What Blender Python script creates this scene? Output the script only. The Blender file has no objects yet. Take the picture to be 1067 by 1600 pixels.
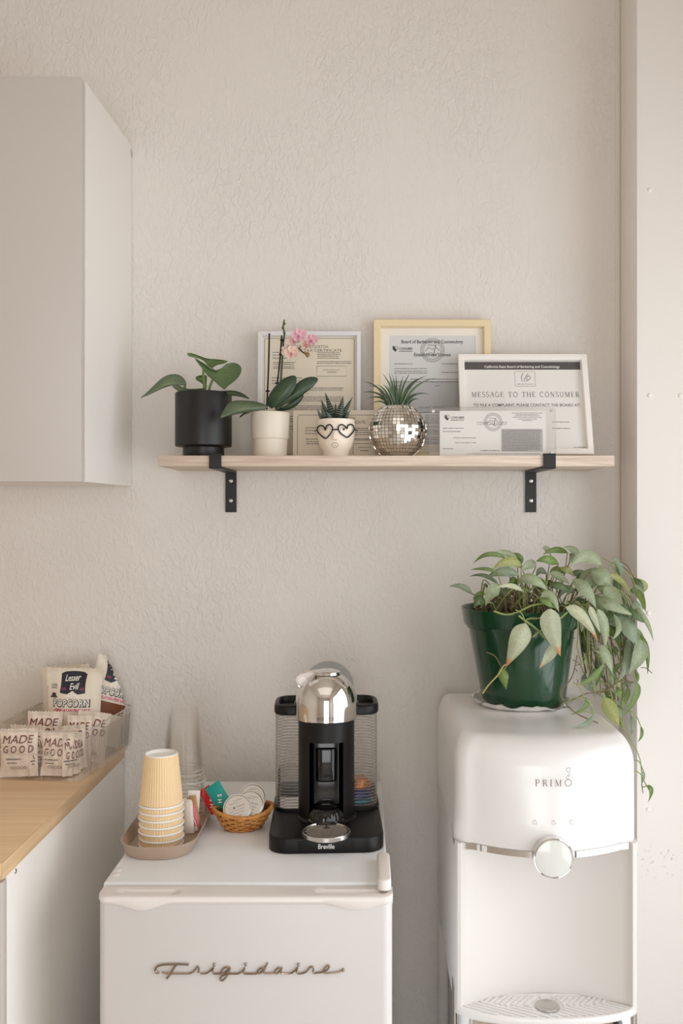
import bpy, bmesh, math, random
from math import sin, cos, pi, radians as R, sqrt, atan2, hypot
from mathutils import Vector, Matrix, noise

C = bpy.context.scene.collection
SC = bpy.context.scene

# ------------------------------------------------------------------ camera, world, light, exposure
F, CX, CY, CAMZ, ZW = 1470.0, 575.0, 800.0, 1.42, 2.1     # focal in px of the 1067x1600 frame, eye height, distance to the wall
cam_d = bpy.data.cameras.new('camera')
cam = bpy.data.objects.new('camera', cam_d)
C.objects.link(cam)
cam.location = (0, -ZW, CAMZ)
cam.rotation_euler = (R(90), 0, 0)
cam_d.sensor_fit = 'AUTO'
cam_d.sensor_width = 36
cam_d.lens = 36 * F / 1600
cam_d.shift_x = (533.5 - CX) / 1600
cam_d.clip_start = .02
SC.camera = cam

w = bpy.data.worlds.new('world')
SC.world = w
w.use_nodes = True
bg = w.node_tree.nodes['Background']
bg.inputs[0].default_value = (.93, .96, 1, 1)
bg.inputs[1].default_value = 1.0


def area(name, loc, rot, sx, sy, power, col):
    l = bpy.data.lights.new(name, 'AREA')
    l.shape = 'RECTANGLE'
    l.size, l.size_y = sx, sy
    l.energy = power
    l.color = col
    o = bpy.data.objects.new(name, l)
    C.objects.link(o)
    o.location = loc
    o.rotation_euler = rot
    return o


# daylight outside the large window in the right-hand wall, and an added front fill for the gap by the fridge
area('daylight_side_window', (1.17, -1.56, 1.15), (0, R(90), 0), 2.1, 2.3, 40.0, (.975, .99, 1))
area('front_fill_light', (.1, -4.45, 1.12), (R(90), 0, 0), 1.2, 2.0, 37.0, (.975, .99, 1))
# added warm fill from above for the tops of things
area('overhead_fill_light', (-.2, -2.0, 2.86), (0, 0, 0), 1.9, 1.5, 5.0, (1, .92, .82))

SC.view_settings.view_transform = 'Standard'
SC.view_settings.look = 'None'
SC.view_settings.gamma = 1
SC.view_settings.use_curve_mapping = False
SC.view_settings.exposure = -0.3
SC.cycles.transparent_max_bounces = 80
SC.cycles.max_bounces = 14
SC.cycles.diffuse_bounces = 9
SC.cycles.sample_clamp_indirect = 6


def P(px, py, Z):
    """the point at depth Z from the eye that stands at this place of the photograph"""
    return Vector(((px - CX) * Z / F, Z - ZW, CAMZ - (py - CY) * Z / F))


def PX(px, Z):
    return (px - CX) * Z / F


def PZ(py, Z):
    return CAMZ - (py - CY) * Z / F


# ------------------------------------------------------------------ materials
def lin(c):
    def f(v):
        v /= 255
        return v / 12.92 if v <= .04045 else ((v + .055) / 1.055) ** 2.4
    return (f(c[0]), f(c[1]), f(c[2]), 1)


def mat(name, col, rough=.5, metal=0, coat=0, spec=.5, bump=None, vary=None, trans=0, sheen=0, sub=0):
    """bump = (noise scale, detail, strength, distance); vary = (noise scale, second colour, amount)"""
    m = bpy.data.materials.new(name)
    m.use_nodes = True
    nt = m.node_tree
    b = nt.nodes['Principled BSDF']
    b.inputs['Base Color'].default_value = lin(col)
    b.inputs['Roughness'].default_value = rough
    b.inputs['Metallic'].default_value = metal
    b.inputs['Coat Weight'].default_value = coat
    b.inputs['Coat Roughness'].default_value = .08
    b.inputs['Specular IOR Level'].default_value = spec
    b.inputs['Transmission Weight'].default_value = trans
    if bump or vary:
        tc = nt.nodes.new('ShaderNodeTexCoord')
    if vary:
        n = nt.nodes.new('ShaderNodeTexNoise')
        n.inputs['Scale'].default_value = vary[0]
        n.inputs['Detail'].default_value = 5
        nt.links.new(tc.outputs['Object'], n.inputs['Vector'])
        r = nt.nodes.new('ShaderNodeValToRGB')
        r.color_ramp.elements[0].position = .35
        r.color_ramp.elements[1].position = .68
        r.color_ramp.elements[0].color = lin(col)
        r.color_ramp.elements[1].color = lin(vary[1])
        nt.links.new(n.outputs['Fac'], r.inputs['Fac'])
        nt.links.new(r.outputs['Color'], b.inputs['Base Color'])
    if bump:
        n = nt.nodes.new('ShaderNodeTexNoise')
        n.inputs['Scale'].default_value = bump[0]
        n.inputs['Detail'].default_value = bump[1]
        nt.links.new(tc.outputs['Object'], n.inputs['Vector'])
        bp = nt.nodes.new('ShaderNodeBump')
        bp.inputs['Strength'].default_value = bump[2]
        bp.inputs['Distance'].default_value = bump[3]
        nt.links.new(n.outputs['Fac'], bp.inputs['Height'])
        nt.links.new(bp.outputs['Normal'], b.inputs['Normal'])
    return m


def plaster(name, col, strength, scale):
    """hand-trowelled painted plaster: broad trowel islands broken up by fine stipple"""
    m = mat(name, col, .62, spec=.35)
    nt = m.node_tree
    b = nt.nodes['Principled BSDF']
    tc = nt.nodes.new('ShaderNodeTexCoord')
    mp = nt.nodes.new('ShaderNodeMapping')
    mp.inputs['Rotation'].default_value = (0, R(32), 0)
    mp.inputs['Scale'].default_value = (1, 1, .62)
    nt.links.new(tc.outputs['Object'], mp.inputs['Vector'])
    n1 = nt.nodes.new('ShaderNodeTexNoise')
    n1.inputs['Scale'].default_value = scale
    n1.inputs['Detail'].default_value = 5
    n1.inputs['Roughness'].default_value = .55
    n1.inputs['Distortion'].default_value = .9
    nt.links.new(mp.outputs[0], n1.inputs['Vector'])
    r1 = nt.nodes.new('ShaderNodeValToRGB')
    r1.color_ramp.elements[0].position = .44
    r1.color_ramp.elements[1].position = .60
    nt.links.new(n1.outputs['Fac'], r1.inputs['Fac'])
    n2 = nt.nodes.new('ShaderNodeTexNoise')
    n2.inputs['Scale'].default_value = scale * 3.2
    n2.inputs['Detail'].default_value = 3
    nt.links.new(tc.outputs['Object'], n2.inputs['Vector'])
    n3 = nt.nodes.new('ShaderNodeTexNoise')
    n3.inputs['Scale'].default_value = 3.5
    n3.inputs['Detail'].default_value = 2
    nt.links.new(tc.outputs['Object'], n3.inputs['Vector'])
    r3 = nt.nodes.new('ShaderNodeValToRGB')
    r3.color_ramp.elements[0].position = .38
    r3.color_ramp.elements[0].color = (.35, .35, .35, 1)
    r3.color_ramp.elements[1].position = .62
    nt.links.new(n3.outputs['Fac'], r3.inputs['Fac'])
    ad = nt.nodes.new('ShaderNodeMath')
    ad.operation = 'MULTIPLY_ADD'
    ad.inputs[1].default_value = .45
    nt.links.new(n2.outputs['Fac'], ad.inputs[0])
    nt.links.new(r1.outputs['Color'], ad.inputs[2])
    mu = nt.nodes.new('ShaderNodeMath')
    mu.operation = 'MULTIPLY'
    nt.links.new(ad.outputs[0], mu.inputs[0])
    nt.links.new(r3.outputs['Color'], mu.inputs[1])
    bp = nt.nodes.new('ShaderNodeBump')
    bp.inputs['Strength'].default_value = strength
    bp.inputs['Distance'].default_value = .0016
    nt.links.new(mu.outputs[0], bp.inputs['Height'])
    nt.links.new(bp.outputs['Normal'], b.inputs['Normal'])
    return m


def wood(name, c1, c2, scale, axis, rough=.45, contrast=(.3, .7), dist=1.2):
    """long grain along axis (0 = x, 1 = y)"""
    m = mat(name, c1, rough)
    nt = m.node_tree
    b = nt.nodes['Principled BSDF']
    tc = nt.nodes.new('ShaderNodeTexCoord')
    mp = nt.nodes.new('ShaderNodeMapping')
    s = [scale, scale, scale]
    s[axis] = scale * .05
    mp.inputs['Scale'].default_value = s
    nt.links.new(tc.outputs['Object'], mp.inputs['Vector'])
    n = nt.nodes.new('ShaderNodeTexNoise')
    n.inputs['Scale'].default_value = 1
    n.inputs['Detail'].default_value = 8
    n.inputs['Roughness'].default_value = .65
    n.inputs['Distortion'].default_value = dist
    nt.links.new(mp.outputs[0], n.inputs['Vector'])
    r = nt.nodes.new('ShaderNodeValToRGB')
    r.color_ramp.elements[0].position = contrast[0]
    r.color_ramp.elements[1].position = contrast[1]
    r.color_ramp.elements[0].color = lin(c2)
    r.color_ramp.elements[1].color = lin(c1)
    nt.links.new(n.outputs['Fac'], r.inputs['Fac'])
    nt.links.new(r.outputs['Color'], b.inputs['Base Color'])
    bp = nt.nodes.new('ShaderNodeBump')
    bp.inputs['Strength'].default_value = .12
    bp.inputs['Distance'].default_value = .0006
    nt.links.new(n.outputs['Fac'], bp.inputs['Height'])
    nt.links.new(bp.outputs['Normal'], b.inputs['Normal'])
    return m


def clear(name, tint=(1, 1, 1), blend=.25, rough=.03, haze=0.0, hazecol=(235, 232, 226), cap=1.0):
    """thin clear plastic or glass: lets light straight through, mirrors at grazing angles, a little milky when haze > 0"""
    m = bpy.data.materials.new(name)
    m.use_nodes = True
    nt = m.node_tree
    nt.nodes.remove(nt.nodes['Principled BSDF'])
    out = nt.nodes['Material Output']
    tr = nt.nodes.new('ShaderNodeBsdfTransparent')
    tr.inputs[0].default_value = (*tint, 1)
    gl = nt.nodes.new('ShaderNodeBsdfGlossy')
    gl.inputs['Color'].default_value = (1, 1, 1, 1)
    gl.inputs['Roughness'].default_value = rough
    lw = nt.nodes.new('ShaderNodeLayerWeight')
    lw.inputs[0].default_value = blend
    mx = nt.nodes.new('ShaderNodeMixShader')
    mu = nt.nodes.new('ShaderNodeMath')
    mu.operation = 'MULTIPLY'
    mu.inputs[1].default_value = cap
    nt.links.new(lw.outputs['Fresnel'], mu.inputs[0])
    nt.links.new(mu.outputs[0], mx.inputs[0])
    last = tr
    if haze > 0:
        df = nt.nodes.new('ShaderNodeBsdfDiffuse')
        df.inputs[0].default_value = lin(hazecol)
        m2 = nt.nodes.new('ShaderNodeMixShader')
        m2.inputs[0].default_value = haze
        nt.links.new(tr.outputs[0], m2.inputs[1])
        nt.links.new(df.outputs[0], m2.inputs[2])
        last = m2
    nt.links.new(last.outputs[0], mx.inputs[1])
    nt.links.new(gl.outputs[0], mx.inputs[2])
    nt.links.new(mx.outputs[0], out.inputs['Surface'])
    return m


def attr_mat(name, rough=.45, spec=.5, coat=0, bump=None, through=.0):
    """colour comes from the mesh's own colour attribute (leaf kinds, withered tips)"""
    m = mat(name, (120, 140, 90), rough, spec=spec, coat=coat, bump=bump)
    nt = m.node_tree
    b = nt.nodes['Principled BSDF']
    a = nt.nodes.new('ShaderNodeAttribute')
    a.attribute_name = 'tint'
    tc = nt.nodes.new('ShaderNodeTexCoord')
    nz = nt.nodes.new('ShaderNodeTexNoise')
    nz.inputs['Scale'].default_value = 210
    nz.inputs['Detail'].default_value = 4
    nt.links.new(tc.outputs['Object'], nz.inputs['Vector'])
    mr = nt.nodes.new('ShaderNodeMapRange')
    mr.inputs[1].default_value, mr.inputs[2].default_value = .3, .7
    mr.inputs[3].default_value, mr.inputs[4].default_value = .87, 1.08
    nt.links.new(nz.outputs['Fac'], mr.inputs[0])
    sc = nt.nodes.new('ShaderNodeVectorMath')
    sc.operation = 'SCALE'
    nt.links.new(a.outputs['Color'], sc.inputs[0])
    nt.links.new(mr.outputs[0], sc.inputs['Scale'])
    nt.links.new(sc.outputs[0], b.inputs['Base Color'])
    if through > 0:
        t = nt.nodes.new('ShaderNodeBsdfTranslucent')
        nt.links.new(sc.outputs[0], t.inputs[0])
        mx = nt.nodes.new('ShaderNodeMixShader')
        mx.inputs[0].default_value = through
        out = nt.nodes['Material Output']
        nt.links.new(b.outputs[0], mx.inputs[1])
        nt.links.new(t.outputs[0], mx.inputs[2])
        nt.links.new(mx.outputs[0], out.inputs['Surface'])
    return m


# ------------------------------------------------------------------ mesh builder
def smooth_poly(pts, n=3):
    """closed Catmull-Rom through the outline points"""
    out = []
    k = len(pts)
    for i in range(k):
        p0, p1, p2, p3 = pts[i - 1], pts[i], pts[(i + 1) % k], pts[(i + 2) % k]
        for j in range(n):
            t = j / n
            out.append(tuple(.5 * (2 * b + (c - a) * t + (2 * a - 5 * b + 4 * c - d) * t * t + (3 * b - a - 3 * c + d) * t ** 3)
                             for a, b, c, d in zip(p0, p1, p2, p3)))
    return out


def smooth_path(pts, n=5):
    pts = [Vector(p) for p in pts]
    if len(pts) < 3:
        return pts
    q = [2 * pts[0] - pts[1]] + pts + [2 * pts[-1] - pts[-2]]
    out = []
    for i in range(1, len(q) - 2):
        a, b, c, d = q[i - 1], q[i], q[i + 1], q[i + 2]
        for j in range(n):
            t = j / n
            out.append(.5 * (2 * b + (c - a) * t + (2 * a - 5 * b + 4 * c - d) * t * t + (3 * b - a - 3 * c + d) * t ** 3))
    out.append(pts[-1])
    return out


def round_rect(x0, x1, y0, y1, r, n=6):
    """counter-clockwise outline; r one radius or four (x0y0, x1y0, x1y1, x0y1)"""
    if not isinstance(r, (tuple, list)):
        r = (r,) * 4
    out = []
    for (cx, cy, a0, rr) in ((x0 + r[0], y0 + r[0], 180, r[0]), (x1 - r[1], y0 + r[1], 270, r[1]),
                             (x1 - r[2], y1 - r[2], 0, r[2]), (x0 + r[3], y1 - r[3], 90, r[3])):
        m = n if rr > 1e-6 else 0
        for i in range(m + 1):
            a = R(a0 + (90 * i / m if m else 0))
            out.append((cx + rr * cos(a), cy + rr * sin(a)))
    return out


def inset(poly, d):
    k = len(poly)
    out = []
    for i in range(k):
        a, b, c = Vector(poly[i - 1]), Vector(poly[i]), Vector(poly[(i + 1) % k])
        e1, e2 = (b - a), (c - b)
        if e1.length < 1e-9:
            e1 = e2
        if e2.length < 1e-9:
            e2 = e1
        n = Vector((-e1.y, e1.x)).normalized() + Vector((-e2.y, e2.x)).normalized()
        n = n.normalized() if n.length > 1e-9 else Vector((0, 0))
        out.append((b.x + n.x * d, b.y + n.y * d))
    return out


_txt = {}


def text_geo(s, size, spacing=1.0, shear=0.0, bold=0.0):
    key = (s, spacing, shear, bold)
    if key not in _txt:
        cu = bpy.data.curves.new('t', 'FONT')
        cu.body = s
        cu.size = 1
        cu.space_character = spacing
        cu.shear = shear
        cu.offset = bold
        cu.resolution_u = 3
        cu.align_x = 'CENTER'
        cu.align_y = 'CENTER'
        o = bpy.data.objects.new('t', cu)
        C.objects.link(o)
        bpy.context.view_layer.update()
        me = bpy.data.meshes.new_from_object(o.evaluated_get(bpy.context.evaluated_depsgraph_get()))
        _txt[key] = ([(v.co.x, v.co.y) for v in me.vertices], [tuple(p.vertices) for p in me.polygons])
        bpy.data.objects.remove(o)
        bpy.data.curves.remove(cu)
        bpy.data.meshes.remove(me)
    v, f = _txt[key]
    xs = [a for a, b in v]
    ys = [b for a, b in v]
    mx, my = (min(xs) + max(xs)) / 2, (min(ys) + max(ys)) / 2
    return [((a - mx) * size, (b - my) * size) for a, b in v], f, (max(xs) - min(xs)) * size, (max(ys) - min(ys)) * size


def arc(cx, cy, rx, ry, a0, a1, n=10):
    return [(cx + rx * cos(R(a0 + (a1 - a0) * i / n)), cy + ry * sin(R(a0 + (a1 - a0) * i / n))) for i in range(n + 1)]


_T, _t = .13, .05


def _s(x, y, w=.26):
    return ([(x - w / 2, y), (x + w / 2, y)], _t)


SERIF = {   # roman capitals as strokes (points, width), advance last
    'M': ([([(.14, 0), (.14, 1)], _t), ([(.14, 1), (.5, .03)], _T), ([(.5, .03), (.86, 1)], _t), ([(.86, 1), (.86, 0)], _T), _s(.14, 0), _s(.86, 0), _s(.09, .98, .2), _s(.91, .98, .2)], 1.12),
    'E': ([([(.14, 0), (.14, 1)], _T), ([(.05, .98), (.6, .98)], _t), ([(.05, .02), (.64, .02)], _t), ([(.14, .52), (.48, .52)], _t), ([(.6, 1), (.6, .8)], _t), ([(.64, 0), (.64, .22)], _t), ([(.48, .42), (.48, .62)], _t)], .78),
    'S': ([(arc(.3, .75, .22, .24, 30, 270) + arc(.3, .26, .24, .25, 90, -160), .1)], .66),
    'A': ([([(.08, 0), (.4, 1)], _t), ([(.4, 1), (.74, 0)], _T), ([(.2, .35), (.6, .35)], _t), _s(.08, 0, .24), _s(.74, 0, .26)], .88),
    'G': ([(arc(.46, .5, .4, .5, 40, 320), .1), ([(.78, .08), (.78, .42)], _T), _s(.76, .42, .28)], .96),
    'T': ([([(.4, 0), (.4, 1)], _T), ([(.04, .98), (.76, .98)], _t), ([(.04, 1), (.04, .78)], _t), ([(.76, 1), (.76, .78)], _t), _s(.4, 0, .3)], .86),
    'O': ([(arc(.48, .5, .4, .49, 0, 360, 18), .1)], 1.02),
    'H': ([([(.14, 0), (.14, 1)], _T), ([(.72, 0), (.72, 1)], _T), ([(.14, .52), (.72, .52)], _t), _s(.14, 0), _s(.14, 1), _s(.72, 0), _s(.72, 1)], .94),
    'C': ([(arc(.46, .5, .4, .5, 45, 315), .1), ([(.76, .95), (.76, .72)], _t)], .88),
    'N': ([([(.14, 0), (.14, 1)], _t), ([(.14, 1), (.72, 0)], _T), ([(.72, 0), (.72, 1)], _t), _s(.14, 0), _s(.08, .98, .2), _s(.72, 1)], .94),
    'U': ([([(.14, 1), (.14, .35)] + arc(.43, .35, .29, .34, 180, 360) + [(.72, .35), (.72, 1)], .09), _s(.14, 1), _s(.72, 1)], .94),
    'R': ([([(.14, 0), (.14, 1)], _T), (arc(.32, .75, .28, .24, 90, -90), .09), ([(.14, .98), (.34, .98)], _t), ([(.14, .51), (.34, .51)], _t), ([(.36, .5), (.72, 0)], _T), _s(.14, 0), _s(.06, .98, .16)], .82),
    'P': ([([(.14, 0), (.14, 1)], _T), (arc(.32, .74, .3, .25, 90, -90), .09), ([(.14, .98), (.34, .98)], _t), ([(.14, .49), (.34, .49)], _t), _s(.14, 0), _s(.06, .98, .16)], .74),
    'I': ([([(.18, 0), (.18, 1)], _T), _s(.18, 0, .3), _s(.18, 1, .3)], .44),
    'L': ([([(.14, 0), (.14, 1)], _T), ([(.05, .02), (.62, .02)], _t), ([(.62, 0), (.62, .24)], _t), _s(.14, 1)], .72),
    ' ': ([], .5),
}


class MB:
    def __init__(self):
        self.v, self.f, self.c = [], [], []
        self.col = None

    def add(self, vs, fs):
        k = len(self.v)
        self.v += [tuple(p) for p in vs]
        self.f += [tuple(k + i for i in f) for f in fs]
        self.c += [self.col or (1, 1, 1, 1)] * len(vs)
        return self

    def box(self, x0, x1, y0, y1, z0, z1, r=0, seg=2):
        if r <= 0:
            return self.add([(x0, y0, z0), (x1, y0, z0), (x1, y1, z0), (x0, y1, z0), (x0, y0, z1), (x1, y0, z1), (x1, y1, z1), (x0, y1, z1)],
                            [(0, 3, 2, 1), (4, 5, 6, 7), (0, 1, 5, 4), (1, 2, 6, 5), (2, 3, 7, 6), (3, 0, 4, 7)])
        bm = bmesh.new()
        bmesh.ops.create_cube(bm, size=1)
        for v in bm.verts:
            v.co = Vector(((x0 + x1) / 2 + v.co.x * (x1 - x0), (y0 + y1) / 2 + v.co.y * (y1 - y0), (z0 + z1) / 2 + v.co.z * (z1 - z0)))
        bmesh.ops.bevel(bm, geom=list(bm.edges), offset=r, segments=seg, profile=.5, affect='EDGES')
        bm.verts.index_update()
        self.add([v.co.copy() for v in bm.verts], [[v.index for v in f.verts] for f in bm.faces])
        bm.free()
        return self

    def loft(self, loops, cap0=True, cap1=True, closed=True):
        n = len(loops[0])
        vs = [p for l in loops for p in l]
        fs = []
        for i in range(len(loops) - 1):
            for j in range(n if closed else n - 1):
                k = (j + 1) % n
                fs.append((i * n + j, i * n + k, (i + 1) * n + k, (i + 1) * n + j))
        if cap0:
            fs.append(tuple(range(n - 1, -1, -1)))
        if cap1:
            b = (len(loops) - 1) * n
            fs.append(tuple(range(b, b + n)))
        return self.add(vs, fs)

    def prism(self, poly, z0, z1, bev=0, bev0=0, seg=3):
        """plan outline raised from z0 to z1 with rounded upper (bev) and lower (bev0) edges"""
        L = []
        if bev0:
            for i in range(seg):
                a = pi / 2 * i / seg
                L.append([(x, y, z0 + bev0 * (1 - sin(a) if False else 1 - cos(pi / 2 - a))) for x, y in inset(poly, bev0 * (1 - sin(a)))])
            L = [[(x, y, z0 + bev0 * (1 - cos(pi / 2 * i / seg))) for x, y in inset(poly, bev0 * (1 - sin(pi / 2 * i / seg)))] for i in range(seg)]
            L.append([(x, y, z0 + bev0) for x, y in poly])
        else:
            L.append([(x, y, z0) for x, y in poly])
        if bev:
            for i in range(seg + 1):
                a = pi / 2 * i / seg
                L.append([(x, y, z1 - bev + bev * sin(a)) for x, y in inset(poly, bev * (1 - cos(a)))])
        else:
            L.append([(x, y, z1) for x, y in poly])
        return self.loft(L)

    def lathe(self, prof, n=40, c=(0, 0, 0), rib=None, sx=1, sy=1):
        """profile of (radius, height) turned round the vertical through c; rib = f(angle index) multiplies the radius"""
        vs, fs = [], []
        idx = []
        for (r, z) in prof:
            if r < 1e-7:
                idx.append([len(vs)])
                vs.append((c[0], c[1], c[2] + z))
            else:
                idx.append(list(range(len(vs), len(vs) + n)))
                for i in range(n):
                    a = 2 * pi * i / n
                    rr = r * (rib(i, z) if rib else 1)
                    vs.append((c[0] + rr * cos(a) * sx, c[1] + rr * sin(a) * sy, c[2] + z))
        for a, b in zip(idx, idx[1:]):
            if len(a) == 1 and len(b) == 1:
                continue
            for i in range(n):
                j = (i + 1) % n
                if len(a) == 1:
                    fs.append((a[0], b[j], b[i]))
                elif len(b) == 1:
                    fs.append((a[i], a[j], b[0]))
                else:
                    fs.append((a[i], a[j], b[j], b[i]))
        return self.add(vs, fs)

    def tube(self, pts, r, n=6, cap=True):
        pts = [Vector(p) for p in pts]
        k = len(pts)
        rs = r if isinstance(r, (list, tuple)) else [r] * k
        u = None
        loops = []
        for i in range(k):
            d = (pts[min(i + 1, k - 1)] - pts[max(i - 1, 0)])
            d = d.normalized() if d.length > 1e-9 else Vector((0, 0, 1))
            if u is None:
                u = d.orthogonal().normalized()
            u = u - d * u.dot(d)
            u = u.normalized() if u.length > 1e-6 else d.orthogonal().normalized()
            v = d.cross(u)
            loops.append([pts[i] + (u * cos(2 * pi * j / n) + v * sin(2 * pi * j / n)) * rs[i] for j in range(n)])
        return self.loft(loops, cap, cap)

    def ring(self, prof, x0, x1, z0, z1):
        """picture-frame moulding: profile of (inset, y) carried round the rectangle with mitred corners"""
        loops = [[(x0 + d, y, z0 + d), (x1 - d, y, z0 + d), (x1 - d, y, z1 - d), (x0 + d, y, z1 - d)] for d, y in prof]
        loops.append(loops[0])
        return self.loft(loops, False, False)

    def disc(self, c, nrm, r, t, n=32, bev=0):
        """coin with its face towards nrm, front face centred on c"""
        c, nrm = Vector(c), Vector(nrm).normalized()
        u = nrm.orthogonal().normalized()
        v = nrm.cross(u)
        L = []
        for (rr, d) in ((r, -t), (r, -bev), (r - bev, 0)) if bev else ((r, -t), (r, 0)):
            L.append([c + nrm * d + (u * cos(2 * pi * i / n) + v * sin(2 * pi * i / n)) * rr for i in range(n)])
        return self.loft(L)

    # --- printing on a surface: m maps (x, y) in metres to a point
    def text(self, s, size, m, at=(0, 0), spacing=1, shear=0, bold=0, width=None, rot=0):
        v, f, wd, ht = text_geo(s, size, spacing, shear, bold)
        k = width / wd if width else 1
        cr, sr = cos(rot), sin(rot)
        return self.add([m(at[0] + x * k * cr - y * sr, at[1] + x * k * sr + y * cr) for x, y in v], f)

    def stroke(self, pts, wd, m, at=(0, 0), sc=1):
        pts = [Vector((at[0] + p[0] * sc, at[1] + p[1] * sc)) for p in pts]
        k = len(pts)
        a, b = [], []
        for i in range(k):
            d = pts[min(i + 1, k - 1)] - pts[max(i - 1, 0)]
            d = d.normalized() if d.length > 1e-9 else Vector((1, 0))
            n = Vector((-d.y, d.x)) * wd / 2
            a.append(m(pts[i].x + n.x, pts[i].y + n.y))
            b.append(m(pts[i].x - n.x, pts[i].y - n.y))
        return self.add(a + b, [(i, i + 1, k + i + 1, k + i) for i in range(k - 1)])

    def serif(self, s, h, m, at=(0, 0), width=None, gap=.1):
        tot = sum(SERIF[ch][1] + gap for ch in s) - gap
        k = (width / (tot * h)) if width else 1
        x = -tot / 2
        for ch in s:
            for pts, wd in SERIF[ch][0]:
                self.stroke([((x + p[0]) * h * k, (p[1] - .5) * h) for p in pts], wd * h, m, at)
            x += SERIF[ch][1] + gap
        return self

    def poly2(self, pts, m):
        return self.add([m(x, y) for x, y in pts], [tuple(range(len(pts)))])

    def rect2(self, x0, x1, y0, y1, m, nx=1, ny=1):
        vs = [m(x0 + (x1 - x0) * i / nx, y0 + (y1 - y0) * j / ny) for j in range(ny + 1) for i in range(nx + 1)]
        return self.add(vs, [(j * (nx + 1) + i, j * (nx + 1) + i + 1, (j + 1) * (nx + 1) + i + 1, (j + 1) * (nx + 1) + i) for j in range(ny) for i in range(nx)])

    def words(self, x0, x1, y, h, m, rng, gap=.45):
        """a line of print too small to read: one short bar a word"""
        x = x0
        while x < x1:
            wd = h * rng.uniform(1.2, 4.2)
            e = min(x + wd, x1)
            cx = x
            while cx < e:       # letters as tiny ticks
                ce = min(cx + h * rng.uniform(.38, .6), e)
                self.rect2(cx, ce, y - h * rng.uniform(.3, .5), y + h * rng.uniform(.25, .5), m)
                cx = ce + h * .16
            x = e + h * gap
        return self

    def leaf(self, b, mid, tip, width, nrm, k=.75, p=.8, fold=.15, nl=9, nw=4, wave=0, stem=None, c0=None, c1=None, tipc=None, tipat=.86, seed=0):
        b, mid, tip, nrm = Vector(b), Vector(mid), Vector(tip), Vector(nrm)
        ct = 2 * mid - (b + tip) / 2
        vs, cs = [], []
        rg = random.Random(seed)
        for i in range(nl + 1):
            t = i / nl
            pnt = b * (1 - t) ** 2 + ct * 2 * t * (1 - t) + tip * t * t
            d = (ct - b) * (2 * (1 - t)) + (tip - ct) * 2 * t
            d.normalize()
            side = d.cross(nrm)
            side = side.normalized() if side.length > 1e-6 else d.orthogonal().normalized()
            n = side.cross(d)
            hw = width / 2 * (sin(pi * min(max(t, .012), .995) ** k)) ** p
            for j in range(nw + 1):
                s = 2 * j / nw - 1
                off = fold * abs(s) * hw + wave * hw * sin(t * 9 + s * 2 + seed)
                vs.append(pnt + side * s * hw + n * off)
                if c0:
                    u = abs(s)
                    cc = [c0[q] * u + (c1 or c0)[q] * (1 - u) for q in range(3)]
                    if tipc and t > tipat - .05 * rg.random():
                        q2 = min(1, (t - tipat) / .06 + .3)
                        cc = [cc[q] * (1 - q2) + tipc[q] * q2 for q in range(3)]
                    cs.append((*cc, 1))
        m = nw + 1
        self.add(vs, [(i * m + j, i * m + j + 1, (i + 1) * m + j + 1, (i + 1) * m + j) for i in range(nl) for j in range(nw)])
        if cs:
            self.c[-len(vs):] = cs
        return self

    def sheet(self, outline, Zf, sm=3, bulge=.006, th=.0012, c0=None, c1=None):
        """a leaf or petal from its outline seen from the eye: outline px points, Zf(px, py) its depth, bulge cups it, th its thickness"""
        o = smooth_poly(outline, sm) if sm else outline
        cx = sum(p[0] for p in o) / len(o)
        cy = sum(p[1] for p in o) / len(o)
        for side in (0, 1):
            rings, cs = [], []
            for s in (1, .8, .55, .28):
                rings.append([P(cx + (x - cx) * s, cy + (y - cy) * s, Zf(cx + (x - cx) * s, cy + (y - cy) * s) + bulge * (1 - s * s) + side * th) for x, y in o])
            n = len(o)
            vs = [p for r in rings for p in r] + [P(cx, cy, Zf(cx, cy) + bulge + side * th)]
            fs = [(i * n + j, i * n + (j + 1) % n, (i + 1) * n + (j + 1) % n, (i + 1) * n + j) for i in range(3) for j in range(n)]
            fs += [(3 * n + j, 3 * n + (j + 1) % n, 4 * n) for j in range(n)]
            if side:
                fs = [f[::-1] for f in fs]
            self.add(vs, fs)
            if c0:
                k = 0
                for s in (1, .8, .55, .28):
                    for j in range(n):
                        self.c[len(self.c) - len(vs) + k] = (*[c0[q] * s + c1[q] * (1 - s) for q in range(3)], 1)
                        k += 1
                self.c[-1] = (*c1[:3], 1)
        a, b = len(self.v) - 2 * len(vs), len(self.v) - len(vs)
        self.f += [(a + j, b + j, b + (j + 1) % n, a + (j + 1) % n) for j in range(n)]
        return self

    def build(self, name, material, parent=None, world=False, angle=38, tint=False, fix=True):
        me = bpy.data.meshes.new(name)
        v = self.v
        if world and parent is not None:
            r = parent
            M = r.matrix_basis.copy()
            while r.parent is not None:
                r = r.parent
                M = r.matrix_basis @ M
            I = M.inverted()
            v = [I @ Vector(p) for p in v]
        me.from_pydata([tuple(p) for p in v], [], self.f)
        if tint:
            a = me.color_attributes.new('tint', 'FLOAT_COLOR', 'POINT')
            for i, c in enumerate(self.c):
                a.data[i].color = c
        me.validate()
        if fix:
            bm = bmesh.new()
            bm.from_mesh(me)
            bmesh.ops.recalc_face_normals(bm, faces=bm.faces)
            bm.to_mesh(me)
            bm.free()
        me.shade_smooth()
        me.set_sharp_from_angle(angle=R(angle))
        if material:
            me.materials.append(material)
        o = bpy.data.objects.new(name, me)
        C.objects.link(o)
        if parent is not None:
            o.parent = parent
        return o


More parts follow.
